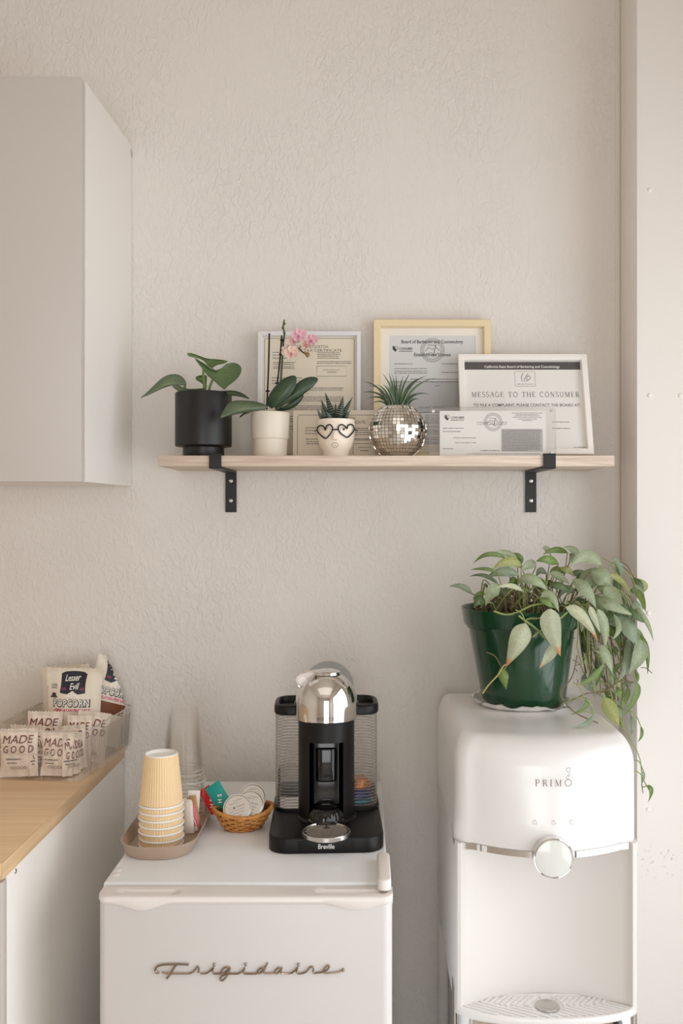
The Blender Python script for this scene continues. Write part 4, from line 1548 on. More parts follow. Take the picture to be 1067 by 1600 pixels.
def orchid_flower(px, py, Z, r, tilt, ca, cb, parent):
    """five cupped petals round a small lip; r in px"""
    f = MB()
    for k_, (ang, ln, wd) in enumerate(((90, 1.0, .62), (18, 1.05, .95), (162, 1.05, .95), (-50, .92, .6), (-130, .92, .6))):
        a = R(ang + tilt)
        q = []
        for s in range(12):
            u = s / 12 * 2 * pi
            l = ln * r * (.5 - .5 * cos(u)) + .04 * r
            w_ = wd * r * .5 * sin(u) * (1.15 - .15 * cos(u))
            q.append((px + cos(a) * l - sin(a) * w_, py - sin(a) * l - cos(a) * w_))
        f.sheet(q, lambda x, y, k_=k_: Z + .0012 * k_ - .12 * .0013 * hypot(x - px, y - py), 1, .002, .0006, c0=ca, c1=cb)
    f.build('flower', M_petal, parent, True, 60, True, False)
    lp_ = MB()
    lp_.col = (*PK2, 1)
    c = P(px, py + r * .12, Z - .004)
    lp_.lathe([(0, .003), (.0020, .001), (.0026, -.001), (0, -.0045)], 10, c)
    lp_.build('flower_lip', M_petal, parent, True, 60, True)


for (x, y, r, ti, ca, cb, Z) in ((437, 205, 11.5, 6, (.86, .64, .68), (.84, .46, .58), 1.915), (392, 255, 10, 40, (.88, .72, .66), (.86, .60, .52), 1.93), (557, 250, 9.5, -14, (.86, .62, .66), (.83, .44, .55), 1.918), (508, 297, 7.5, 30, (.86, .66, .56), (.85, .54, .40), 1.926), (368, 372, 11, 12, (.88, .72, .63), (.86, .60, .47), 1.92), (322, 350, 9, 60, (.90, .78, .73), (.88, .68, .60), 1.938)):
    px_, py_ = o6([(x, y)])[0]
    orchid_flower(px_, py_, Z, r, ti, ca, cb, t)

# face pot with glasses and a zebra haworthia
Z0 = 1.945
cxp = PX(525, Z0)
t = thing('potted_succulent', 'striped pointed succulent in a cream face pot wearing glasses', 'potted plant', (cxp, Z0 - ZW, ZT))
kk = Z0 / F
h = PZ(654, 1.915) - zs


def fz(py):
    return h - (py - 654) * 1.915 / F


face_prof = [(0, 0), (19 * kk, 0), (20 * kk, .0008), (19.8 * kk, .008), (21.5 * kk, .0125), (25.5 * kk, .023), (28.5 * kk, .036), (29.6 * kk, .050), (29.4 * kk, .062), (29.0 * kk, h - .0012), (28.4 * kk, h), (26.8 * kk, h), (26.4 * kk, h - .002), (26.2 * kk, h - .012)]
pot = MB().lathe(face_prof, 64).build('pot', M_creampot, t, False, 30)
MB().lathe([(26.3 * kk, h - .010), (.015, h - .007), (0, h - .006)], 32).build('soil', M_soil, t)


def face_r(z):
    for (r0, z0_), (r1, z1_) in zip(face_prof[2:10], face_prof[3:11]):
        if z0_ <= z <= z1_:
            return r0 + (r1 - r0) * (z - z0_) / max(z1_ - z0_, 1e-6)
    return 29 * kk


def face_map(off):
    def f(px, py):
        z = fz(py)
        r = face_r(z) + off
        x = (px - 526) * kk
        a = -pi / 2 + math.asin(max(-.98, min(.98, x / r)))
        return Vector((r * cos(a), r * sin(a), z))
    return f


fm = face_map(.0004)
# raised nose, lips
ns = MB()
for k_ in range(1):
    L = []
    for py, hw, d in ((673.5, 1.6, .0005), (676, 2.2, .002), (681, 3.0, .0045), (685, 3.9, .0068), (687, 4.0, .0066), (688.6, 3.4, .002)):
        r = face_r(fz(py))
        x0 = (525.5 - 526) * kk
        L.append([(x0 - hw * kk, -r + .002, fz(py)), (x0 - hw * kk * .8, -r - d * .8, fz(py)), (x0, -r - d, fz(py)), (x0 + hw * kk * .8, -r - d * .8, fz(py)), (x0 + hw * kk, -r + .002, fz(py))])
    ns.loft(L)
ns.build('nose', M_creampot, pot, False, 50)
M_line = mat('brown_face_line', (120, 92, 78), .5)
fl = MB()
fl.stroke([(p.x, p.y) for p in smooth_path([(519.8, 695.5, 0), (521.5, 693, 0), (524, 692, 0), (525, 693, 0), (526.5, 692, 0), (528.6, 693, 0), (530, 695.5, 0), (528, 698.6, 0), (525, 699.6, 0), (522, 698.4, 0), (519.8, 695.5, 0)], 3)], .55, fm)
fl.stroke([(523.5, 696), (525.2, 696.6), (526.8, 695.8)], .5, fm)
fl.build('drawn_mouth', M_line, pot)
for cx_ in (510.2, 538.6):
    fl = MB()
    fl.stroke([(p.x, p.y) for p in smooth_path([(cx_ - 5, 671.5, 0), (cx_ - 2.5, 669.2, 0), (cx_ + .5, 668.6, 0), (cx_ + 4, 670, 0)], 3)], .5, fm)
    for q in ((-4, 670.4, -6, 668.4), (-2, 669, -3, 666.8), (1, 668.6, 1, 666.2), (3.2, 669.4, 4.6, 667.2)):
        fl.stroke([(cx_ + q[0], q[1]), (cx_ + q[2], q[3])], .45, fm)
    fl.build('drawn_eye', M_line, pot)
for cx_ in (510.2, 538.8):
    pu = MB()
    pu.poly2([(cx_ + 1.9 * cos(R(a)), 671.4 + 1.9 * sin(R(a))) for a in range(0, 360, 30)], fm)
    pu.build('pupil', M_ink, pot)
hw_ = MB()
rng2 = random.Random(8)


def succ(b, tp, wd, Z, lean_):
    pb, pt = P(*b, Z), P(*tp, Z + lean_)
    d = pt - pb
    side = d.cross(Vector((0, -1, 0))).normalized()
    n = Vector((0, -1, 0))
    L = []
    N = 7
    for i in range(N):
        u = i / (N - 1)
        hwid_ = wd / 2 * Z / F * (1 - u ** 1.6) * (.8 + .5 * u * (1 - u)) + .0002
        c = pb + d * u
        L.append([c + side * hwid_, c + n * hwid_ * .55, c - side * hwid_, c - n * hwid_ * .7])
    hw_.loft(L)
    for i in range(1, 9):      # raised white bands
        u = .12 + .85 * i / 9
        hwid_ = wd / 2 * Z / F * (1 - u ** 1.6) * (.8 + .5 * u * (1 - u)) + .0002
        c = pb + d * u
        e = d.normalized() * .0003
        old = hw_.col
        hw_.col = (.42, .46, .40, 1)
        f0 = .0002
        if hwid_ > .0007:
            q = [c + side * hwid_ * .9 + n * hwid_ * .10, c + n * (hwid_ * .56 + f0), c - side * hwid_ * .9 + n * hwid_ * .10]
            hw_.add([q[0] - e + n * f0, q[0] + e + n * f0, q[1] + e, q[1] - e, q[2] + e + n * f0, q[2] - e + n * f0], [(0, 1, 2, 3), (3, 2, 4, 5)])
        hw_.col = old


hw_.col = (.022, .045, .028, 1)
for (b, tp, wd, Z, le) in (((790, 1000), (788, 848), 40, 1.965, .0), ((720, 1000), (648, 818), 60, 1.955, .0), ((770, 1000), (688, 750), 78, 1.95, 0), ((840, 1000), (950, 793), 64, 1.95, 0), ((815, 1005), (862, 785), 84, 1.938, -.006), ((690, 1005), (650, 888), 50, 1.945, -.005), ((660, 1005), (610, 905), 40, 1.945, -.004), ((880, 1005), (926, 918), 40, 1.945, -.004), ((745, 1008), (700, 930), 50, 1.932, -.006)):
    succ(o6([b])[0], o6([tp])[0], wd / 6.097, Z, le)
hw_.build('rosette', M_stem, t, True, 50, True)
# heart-shaped wire glasses, standing on the pot's nose
Zg = 1.945 - 30 * kk - .003
t = thing('eyeglasses', 'black heart-shaped wire glasses on the cream face pot', 'glasses', P(525.5, 673, Zg))
gl_ = MB()
gfm = face_map(.0030)
def gp_(q):
    off = Vector((cxp, Z0 - ZW, ZT))
    return [gfm(x, y) + off for x, y in q]
for hpts in ([(705, 1108), (690, 1082), (660, 1066), (632, 1078), (622, 1105), (640, 1140), (675, 1172), (706, 1192), (735, 1170), (762, 1135), (772, 1095), (755, 1066), (728, 1066), (712, 1082)],
             [(905, 1100), (888, 1076), (860, 1062), (832, 1076), (826, 1105), (845, 1142), (878, 1166), (908, 1182), (940, 1155), (966, 1120), (972, 1082), (952, 1056), (925, 1062), (912, 1078)]):
    q = smooth_poly(o6(hpts), 3)
    pp = gp_(q)
    gl_.tube(pp + [pp[0]], .00135, 6)
gl_.tube(gp_(o6([(768, 1112), (798, 1110), (828, 1110)])), .0013, 6)
gl_.build('rims', M_black, t, True)
for q in ([(622, 1105), (606, 1106)], [(972, 1100), (990, 1102)]):
    pp = gp_(o6(q))
    s_ = 1 if q[0][0] > 800 else -1
    pp.append(pp[-1] + Vector((s_ * .002, .012, 0)))
    pp.append(pp[-1] + Vector((s_ * .001, .012, 0)))
    MB().tube(pp, .0011, 6).build('temple', M_black, t, True)

# mirror-ball pot with a spiky plant
Z0 = 1.955
t = thing('potted_succulent', 'spiky thin-leaved plant in a mirror-tiled disco ball pot', 'potted plant', (PX(621, Z0), Z0 - ZW, ZT))
rb_, zc_, zt2 = .0600, .0555, PZ(631.5, 1.915) - zs


def ball_r(z):
    v = (z - zc_) / (rb_ if z > zc_ else rb_ * 1.02)
    return rb_ * sqrt(max(0, 1 - v * v))


prof = [(0, .0), (ball_r(.003) - .004, .0)] + [(ball_r(.003 + (zt2 - .005) * i / 16) - .0022, .003 + (zt2 - .005) * i / 16) for i in range(17)]
prof += [(prof[-1][0] - .004, zt2), (prof[-1][0] - .006, zt2 - .002), (prof[-1][0] - .006, zt2 - .016)]
MB().lathe(prof, 56).build('bowl', mat('grey_grout', (150, 146, 142), .6), t, False, 30)
ti = MB()
rg = random.Random(12)
rows = 15
for i in range(rows):
    z0_, z1_ = .003 + (zt2 - .0045) * i / rows, .003 + (zt2 - .0045) * (i + 1) / rows - .0008
    r0, r1 = ball_r(z0_), ball_r(z1_)
    n = 46
    for j in range(n):
        a0_, a1_ = 2 * pi * (j + .07) / n, 2 * pi * (j + .93) / n
        am = (a0_ + a1_) / 2
        zm = (z0_ + z1_) / 2
        nr = Vector((cos(am) * ball_r(zm), sin(am) * ball_r(zm), zm - zc_)).normalized()
        tx, tz = rg.gauss(0, .06), rg.gauss(0, .06)
        vs = []
        for r_, z_, a_ in ((r0, z0_, a0_), (r0, z0_, a1_), (r1, z1_, a1_), (r1, z1_, a0_)):
            p = Vector((r_ * cos(a_), r_ * sin(a_), z_))
            d = tx * (a_ - am) * r_ + tz * (z_ - zm)
            vs.append(p + nr * d)
        back = [p - nr * .0014 for p in vs]
        ti.add(vs + back, [(0, 1, 2, 3), (7, 6, 5, 4), (0, 4, 5, 1), (1, 5, 6, 2), (2, 6, 7, 3), (3, 7, 4, 0)])
ti.build('mirror_tiles', mat('mirror_glass', (236, 232, 226), .03, metal=1), t, False, 5)
MB().lathe([(prof[-1][0] + .001, zt2 - .010), (.02, zt2 - .006), (0, zt2 - .005)], 32).build('soil', M_soil, t)
o5 = lambda q: sub(q, 575, 495, 5.335)
bl = MB()
rg = random.Random(3)
TG = [((232, 740), (110, 465)), ((228, 735), (168, 462)), ((235, 735), (205, 484)), ((240, 735), (232, 478)), ((215, 738), (118, 562)), ((246, 735), (296, 490)), ((200, 740), (60, 562)), ((255, 735), (348, 474)), ((190, 742), (-4, 572)), ((180, 745), (-60, 632)), ((175, 745), (-18, 690)),
      ((265, 735), (442, 510)), ((275, 738), (498, 490)), ((290, 740), (582, 510)), ((310, 742), (522, 650)), ((300, 742), (440, 640)), ((170, 742), (-50, 540)), ((165, 748), (5, 736)), ((220, 742), (150, 565)), ((330, 745), (430, 690)), ((200, 745), (60, 640)), ((250, 738), (200, 600)), ((270, 745), (330, 600)), ((225, 748), (255, 590)), ((260, 748), (370, 590))]
for i, (b_, tp) in enumerate(TG):
    Zb, Zt = 1.945 + rg.uniform(-.008, .012), 1.95 + rg.uniform(-.035, .03)
    pb, pt = P(*o5([b_])[0], Zb), P(*o5([tp])[0], Zt)
    md = (pb + pt) / 2 + Vector((-(pt.x - pb.x) * .10, 0, .010 * min(1, abs(pt.x - pb.x) / .05) + .002))
    c = rg.choice(((.028, .045, .025), (.05, .085, .04), (.035, .06, .03)))
    c2 = tuple(v * 2.4 for v in c)
    bl.leaf(pb, md, pt, .0046 if i < 16 else .0040, (rg.uniform(-.4, .4), -1, rg.uniform(-.1, .5)), .55, .9, -.5, 9, 2, c0=c, c1=c2)
bl.build('rosette', M_leafdark, t, True, 60, True, False)

# ------------------------------------------------------------------ tray with cups on the fridge
zft = zf + .0003
t = thing('serving_tray', 'taupe rounded tray on the left of the fridge top', 'tray', (-.361, 1.71 - ZW, zft))
b = MB()
L = []
for i, z in ((.011, 0), (.0095, .0006), (.0, .0235), (.0008, .0243), (.0020, .0236), (.0112, .0028), (.013, .0024)):
    L.append([(x, y, z) for x, y in inset(round_rect(-.0665, .0665, -.137, .14, (.058, .058, .045, .045), 9), i)])
b.loft(L)
b.build('tray', M_taupe, t, False, 35)
ztr = zft + .0027
# ribbed paper cups, upside down, nested
cx_, cz_ = PX(252, 1.655), 1.655 - ZW
ORD = ['topmost', 'second from the top', 'third from the top', 'fourth from the top', 'fifth from the top', 'second from the bottom', 'bottom one']
c0_ = thing('paper_cup', 'ribbed tan paper cup, %s of the upside-down stack' % ORD[0], 'paper cup', (cx_, cz_, ztr + 6 * .0117), (0, 0, 0), 'upside-down paper cups on the tray')
rb = lambda i, z: 1.008 if i % 4 < 2 else .992
MB().lathe([(.0372, .0042), (.0290, .0868), (.0283, .0872), (.0278, .0866), (.0362, .0042)], 192, (0, 0, 0), rb).build('sleeve', M_tan, c0_, False, 20)
rim = MB()
rp_ = [(.0378 + .0018 * cos(R(a)), .0019 + .0019 * sin(R(a))) for a in range(0, 361, 30)]
rim.lathe(rp_, 64)
rim.build('rim', M_whitecard, c0_, False, 60)
MB().lathe([(.0284, .0866), (.0287, .0884), (.0276, .0893), (.0266, .0886), (.0262, .0842), (.0258, .0836), (0, .0836)], 64).build('cup_bottom', M_whitecard, c0_, False, 30)
for k_ in range(1, 7):
    copy_thing(c0_, 'ribbed tan paper cup, %s of the upside-down stack' % ORD[k_], (cx_ + (.0006 if k_ % 2 else -.0004), cz_, ztr + (6 - k_) * .0117))
# clear plastic cups, upside down, nested
px_, pz_ = -.353, 1.80 - ZW
NUM = ['topmost', 'second from the top', 'third from the top', 'fourth from the top', 'fifth from the top', 'sixth from the top', 'seventh from the top', 'sixth from the bottom', 'fifth from the bottom', 'fourth from the bottom', 'third from the bottom', 'second from the bottom', 'lowest']
n_ = 13
hcup, stp = .118, .0077
p0 = thing('plastic_cup', 'clear plastic cup, %s of the tall upside-down stack' % NUM[0], 'plastic cup', (px_, pz_, ztr + (n_ - 1) * stp), (0, 0, 0), 'upside-down clear cups on the tray')
MB().lathe([(.0388, .0012), (.0382, .004), (.0374, .02), (.0352, .066), (.0300, hcup - .012), (.0285, hcup - .003), (.026, hcup), (.022, hcup - .0012), (0, hcup - .0012)], 56).build('wall', M_cupclear, p0, False, 60)
MB().lathe([(.0385 + .0013 * cos(R(a)), .0013 + .0013 * sin(R(a))) for a in range(0, 361, 45)], 56).build('rim', M_rimclear, p0, False, 60)
for k_ in range(1, n_):
    copy_thing(p0, 'clear plastic cup, %s of the tall upside-down stack' % NUM[k_], (px_, pz_, ztr + (n_ - 1 - k_) * stp))
# upright clear cup of sugar packets
ux, uy = -.3275, 1.722 - ZW
t = thing('sugar_cup', 'clear upright plastic cup holding sugar packets', 'plastic cup', (ux, uy, ztr))
MB().lathe([(0, .001), (.0235, .001), (.0245, .0002), (.0255, .0012), (.0265, .02), (.0290, .092), (.0302, .0935)], 56).build('wall', M_cupclear, t, False, 60)
MB().lathe([(.0302 + .0009 * cos(R(a)), .0935 + .0009 * sin(R(a))) for a in range(0, 361, 45)], 56).build('rim', M_rimclear, t, False, 60)


def packet(name, label, cat, loc, rot, wd, h, m, group, puff=.0022, cm=None, ch=None):
    """flat sachet, base on its origin: pillowed body, crimped ends"""
    t = thing(name, label, cat, loc, rot, group)
    b = MB()
    nu, nv = 8, 10
    vs = []
    for s in (-1, 1):
        for j in range(nv + 1):
            for i in range(nu + 1):
                u, v = i / nu * 2 - 1, j / nv
                e = (1 - abs(u) ** 3) * (1 - abs(2 * v - 1) ** 5)
                vs.append((u * wd / 2, s * (.0003 + puff * e), v * h))
    n1 = (nu + 1) * (nv + 1)
    fs = []
    for s in (0, 1):
        for j in range(nv):
            for i in range(nu):
                q = (s * n1 + j * (nu + 1) + i, s * n1 + j * (nu + 1) + i + 1, s * n1 + (j + 1) * (nu + 1) + i + 1, s * n1 + (j + 1) * (nu + 1) + i)
                fs.append(q if s == 0 else q[::-1])
    edge = [i for i in range(nu + 1)] + [j * (nu + 1) + nu for j in range(1, nv + 1)] + [nv * (nu + 1) + i for i in range(nu - 1, -1, -1)] + [j * (nu + 1) for j in range(nv - 1, 0, -1)]
    for a, c in zip(edge, edge[1:] + edge[:1]):
        fs.append((a, n1 + a, n1 + c, c))
    b.add(vs, fs)
    b.build('sachet', m, t, False, 50)
    if cm:
        z0_, z1_ = ch

        def f(x, z):
            u, v = x / (wd / 2), z / h
            e = max(0, (1 - abs(u) ** 3) * (1 - abs(2 * v - 1) ** 5))
            return Vector((x, -(.0005 + puff * e), z))
        MB().rect2(-wd * .46, wd * .46, z0_ * h, z1_ * h, f, 6, 4).build('colour_band', cm, t)
    return t


M_pk = [mat('white_sachet_paper', (236, 230, 222), .6), mat('pink_sachet_print', (226, 130, 142), .6), mat('brown_sachet_paper', (196, 150, 100), .7), mat('orange_sachet_print', (214, 112, 58), .6)]
SG = 'sugar packets in the clear cup'
for lab, px, pb, Z, w_, h_, tilt, m_, cm, ch in (
        ('white sugar packet with a pink stripe, leaning left in the clear cup', 304, 1296, 1.712, .016, .062, -24, M_pk[0], M_pk[1], (.12, .9)),
        ('plain white sugar packet upright in the clear cup, beside the pink one', 296, 1298, 1.703, .018, .056, -5, M_pk[0], None, None),
        ('orange printed sugar packet at the left in the clear cup', 288.5, 1296, 1.716, .014, .056, 6, M_pk[0], M_pk[3], (.3, .8)),
        ('brown raw sugar packet at the right in the clear cup', 309, 1292, 1.728, .014, .060, -12, M_pk[2], None, None),
        ('pink sugar packet low behind the striped one in the clear cup', 306, 1298, 1.722, .018, .045, -16, M_pk[1], None, None),
        ('white sugar packet at the back of the clear cup', 300, 1290, 1.738, .022, .066, 3, M_pk[0], None, None)):
    c = P(px, pb, Z)
    packet('sugar_packet', lab, 'sugar packet', (c.x, c.y, ztr + .0016), (R(-4), R(tilt), R(random.Random(px).uniform(-12, 12))), w_, h_, m_, SG, .0016, cm, ch)

# ------------------------------------------------------------------ little wicker basket with pods and sachets
bc = Vector((PX(380, 1.745), 1.745 - ZW, zft))
t = thing('wicker_basket', 'small honey-coloured oval wicker basket between tray and coffee machine', 'basket', bc, (0, 0, R(20)))
hB = .0285


def oval(u, a):
    """basket wall at height share u, angle a"""
    A = .030 + (.053 - .030) * u ** .8
    B_ = .024 + (.040 - .024) * u ** .8
    return Vector((A * cos(a), B_ * sin(a), .001 + (hB + .008 * cos(a) ** 2) * u))


inner = MB()
inner.loft([[oval(u, 2 * pi * i / 48) * .97 + Vector((0, 0, .0005)) for i in range(48)] for u in (0, .25, .5, .75, 1)], True, False)
inner.build('lining', mat('dark_wicker', (120, 74, 32), .6), t, False, 60)
wv = MB()
rows_, n_st = 7, 23
for r_ in range(rows_):
    u = (r_ + .5) / rows_
    pts_ = []
    for i in range(n_st * 2 + 1):
        a = 2 * pi * i / (n_st * 2)
        p = oval(u, a)
        o_ = (.0019 if (i + 2 * r_) % 4 < 2 else -.0008)
        d = Vector((cos(a), sin(a), 0))
        pts_.append(p + d * (o_ + .0008))
    wv.tube(smooth_path(pts_, 3), .0017, 6, False)
wv.build('weave', M_wicker, t, False, 60)
stk_ = MB()
for i in range(n_st):
    a = 2 * pi * (i + .5) / n_st
    stk_.tube([oval(u, a) + Vector((cos(a), sin(a), 0)) * .0008 for u in (0, .3, .6, 1)], .0016, 6)
stk_.build('stakes', M_wicker, t, False, 60)
rm = MB()
for ph in range(3):
    pts_ = []
    for i in range(145):
        a = 2 * pi * i / 144
        q = a * 17 + ph * 2 * pi / 3
        pts_.append(oval(1, a) + Vector((cos(a) * (.001 + .0021 * cos(q)), sin(a) * (.001 + .0021 * cos(q)), .0021 * sin(q) + .001)))
    rm.tube(pts_, .0022, 6, False)
rm.build('braided_rim', M_wicker, t, False, 60)
MB().lathe([(0, 0), (1, 0), (1, .0022), (0, .0022)], 40, (0, 0, 0), None, .031, .025).build('base', M_wicker, t, False, 30)

M_pod = mat('pod_shell', (214, 210, 204), .35, metal=.4)
POD = 'foil-topped coffee pods in the wicker basket'
def pod(label, px, py, Z, rx, rz, r=.0265, roll=0, sc=1):
    t = thing('coffee_pod', label, 'coffee pod', P(px, py, Z), (R(90 - rx), 0, R(rz)), POD)
    MB().lathe([(0, -.018), (.010, -.0165), (.0165, -.012), (.0205, -.004), (.0215, -.0008), (r - .001, -.0008), (r, -.0002), (r - .0006, .0006), (r - .002, .0006)], 36).build('shell', M_pod, t, False, 20)
    f = MB().lathe([(0, .0009), (r - .004, .0009), (r - .0022, .0003)], 36).build('foil_lid', M_foil, t, False, 12)
    m = lambda x, y: Vector((x * cos(roll) - y * sin(roll), x * sin(roll) + y * cos(roll), .00105))
    b = MB()
    q = round_rect(-.0078, -.0038, -.0005, .0035, .0006, 2)
    b.poly2(q, m)
    b.words(-.002, .014, .002, .0022, m, rng)
    for x0, x1, y in ((-.012, .004, .010), (-.016, .012, -.004), (-.010, .010, -.009), (-.006, .006, -.0145), (-.004, .012, .014)):
        b.words(x0, x1, y, .0014, m, rng)
    b.stroke(arc(-.0135, .0015, .0022, .003, -60, 240, 10), .0004, m)
    b.build('lettering', M_inkmid, f)
    return t


pod('round silver foil coffee pod at the front of the wicker basket', 371, 1262.5, 1.722, 36, 2, .0265, .35)
pod('silver foil coffee pod topmost at the back right of the wicker basket', 394.5, 1245, 1.765, 34, 14, .0258, .1)
pod('silver foil coffee pod squeezed between the front and back pods', 391, 1256, 1.7435, 36, 10, .0258, -.3)
for lab, m_, letters, px, py, Z, an, wd, h in (('teal sachet with white letters in the wicker basket', mat('teal_sachet', (22, 148, 138), .35), 'H S', 351, 1260, 1.752, -34, .030, .047),
                                                ('red sachet with white letters at the left in the wicker basket', mat('red_sachet', (206, 30, 32), .35), 'H S', 339, 1268, 1.768, -34, .024, .050)):
    c = P(px, py, Z)
    t = packet('drink_sachet', lab, 'sachet', c, (R(-18), R(an), R(4)), wd, h, m_, 'sachets in the wicker basket', .0016)
    mp_ = lambda x, z: Vector((x, -.0024, z))
    MB().text(letters, .0105, mp_, (0, h * .36), bold=.02, rot=R(62), spacing=1.1).build('lettering', M_whitecard, t)

# ------------------------------------------------------------------ clear bin of snacks on the worktop
zwt = zw + .0003
brot = R(-6.5)
borg = Vector((-.648, 1.813 - ZW, zwt))
t = thing('storage_bin', 'clear ribbed plastic bin full of snacks on the worktop', 'storage bin', borg, (0, 0, brot))
bw, bd_, bh = .103, .262, .0985
b = MB()


def bin_outline(i, ribs):
    o = round_rect(-bw + i, bw - i, i, bd_ - i, .016, 6)
    if not ribs:
        return o
    return o


def dense(o, step=.0016):
    out = []
    k = len(o)
    for i in range(k):
        a, c = Vector(o[i]), Vector(o[(i + 1) % k])
        m = max(1, int((c - a).length / step))
        for j in range(m):
            out.append(tuple(a + (c - a) * j / m))
    return out


base_o = dense(round_rect(-bw, bw, 0, bd_, .016, 6))
kper = len(base_o)


def ribbed(i, amp):
    o = inset(base_o, i)
    nn = []
    s = 0
    for q in range(kper):
        if q:
            s += hypot(base_o[q][0] - base_o[q - 1][0], base_o[q][1] - base_o[q - 1][1])
        a = Vector(o[q])
        ph = (1 + cos(2 * pi * s / .0068)) / 2
        c = Vector((0, bd_ / 2))
        prev, nxt = Vector(base_o[q - 1]), Vector(base_o[(q + 1) % kper])
        e = (nxt - prev).normalized()
        n = Vector((-e.y, e.x))
        nn.append(a + n * amp * ph)
    return nn


L = [[(*p, z) for p in ribbed(i, am)] for i, z, am in ((.016, .0, 0), (.010, .0008, 0), (.0075, .005, .0006), (.0065, .012, .0017), (.001, bh - .016, .0017), (.0004, bh - .013, .0002), (-.0004, bh - .002, 0), (-.002, bh, 0))]
b.loft(L, True, False)
b.build('tub', M_ribbed, t, False, 30)
rm = MB()
oo = ribbed(-.002, 0)
pts_ = [(*p, bh) for p in oo]
rm.tube(pts_ + [pts_[0]], .0014, 6, False)
rm.build('rim', M_rimclear, t, False, 60)
ribm = MB()
s_acc = 0
for q in range(1, kper):
    (ax, ay), (cx2, cy2) = base_o[q - 1], base_o[q]
    s_acc += hypot(cx2 - ax, cy2 - ay)
    if s_acc >= .0084:
        s_acc = 0
        if cy2 < .014:
            continue
        lo_, hi_ = inset(base_o, .0058)[q], inset(base_o, .0004)[q]
        ribm.tube([(*lo_, .014), (*hi_, bh - .014)], .0016, 5)
ribm.build('ribs', M_rib, t, False, 60)
hd_ = MB()
q = smooth_path([(-.062, -.001, .064), (-.058, -.0015, .056), (-.045, -.0015, .0535), (.0, -.0015, .0535), (.030, -.0015, .0535), (.043, -.0015, .056), (.047, -.001, .064)], 4)
hd_.tube(q, .0016, 6)
hd_.build('grip_edge', M_rimclear, t, False, 60)
Mb = Matrix.Translation(borg) @ Matrix.Rotation(brot, 4, 'Z')


def bag_map(wd, h, puff, top, seed, fold=False):
    rg = random.Random(seed)
    o1, o2_, o3 = rg.uniform(0, 6), rg.uniform(0, 6), rg.uniform(0, 6)

    def f(x, z, s=-1, off=0.0):
        u, v = x / (wd / 2), z / h
        cr = top
        vv = min(1, max(0, (v - cr) / (1 - 2 * cr)))
        e = max(0, (1 - abs(u) ** 2.4)) * max(0, 1 - abs(2 * vv - 1) ** 3.2)
        wr = .0011 * sin(u * 5 + o1 + v * 3) * sin(v * 9 + o2_) * (1 - e) + .0006 * sin(u * 11 + v * 7 + o3)
        pinch = 1 - .05 * (1 - abs(2 * v - 1) ** 2)
        p = Vector((x * pinch, s * (.0005 + puff * e + off) + wr * 1.2, z))
        if fold:        # the top right corner is bent over backwards
            a, n = Vector((-wd * .30, h)), Vector((.80, .60))
            d = (Vector((p.x, p.z)) - a).dot(n)
            if d > 0:
                k = min(d, .004) / .004
                p = Vector((p.x - 1.86 * d * n.x, p.y + .010 * k + d * .12, p.z - 1.86 * d * n.y))
        return p
    return f


def bag(name, label, cat, loc, rot, wd, h, puff, m, group, seed, top=.07, zig=True, fold=False):
    t = thing(name, label, cat, loc, rot, group)
    f = bag_map(wd, h, puff, top, seed, fold)
    b = MB()
    nu, nv = 22, 26
    vs, fs = [], []
    for s in (-1, 1):
        for j in range(nv + 1):
            for i in range(nu + 1):
                z = j / nv * h
                p = f((i / nu * 2 - 1) * wd / 2, z, s)
                if zig and j == nv:
                    p.z += .0012 * (1 if i % 2 else -1)
                vs.append(p)
    n1 = (nu + 1) * (nv + 1)
    for s in (0, 1):
        for j in range(nv):
            for i in range(nu):
                q = (s * n1 + j * (nu + 1) + i, s * n1 + j * (nu + 1) + i + 1, s * n1 + (j + 1) * (nu + 1) + i + 1, s * n1 + (j + 1) * (nu + 1) + i)
                fs.append(q if s == 0 else q[::-1])
    edge = [i for i in range(nu + 1)] + [j * (nu + 1) + nu for j in range(1, nv + 1)] + [nv * (nu + 1) + i for i in range(nu - 1, -1, -1)] + [j * (nu + 1) for j in range(nv - 1, 0, -1)]
    for a, c in zip(edge, edge[1:] + edge[:1]):
        fs.append((a, n1 + a, n1 + c, c))
    b.add(vs, fs)
    bo = b.build('pouch', m, t, False, 70)
    # crimp lines
    cr = MB()
    for k_ in range(4):
        z = h * (1 - top) + h * top * (k_ + .5) / 4
        cr.stroke([((i / 12 * 2 - 1) * wd * .49, z) for i in range(13)], .0006, lambda x, y: f(x, y, -1, .0002))
    cr.build('crimp_lines', mat('crimp_shade', (196, 182, 164), .5), bo)
    return t, bo, (lambda off: (lambda x, y: f(x, y, -1, off)))


M_pop = mat('cream_matt_foil', (226, 216, 198), .42)
M_navy = mat('navy_print', (28, 32, 46), .5)
M_pink = mat('pink_print', (214, 78, 136), .5)
M_yel = mat('yellow_print', (226, 176, 60), .5)
M_wp = mat('white_ink', (240, 236, 228), .5)


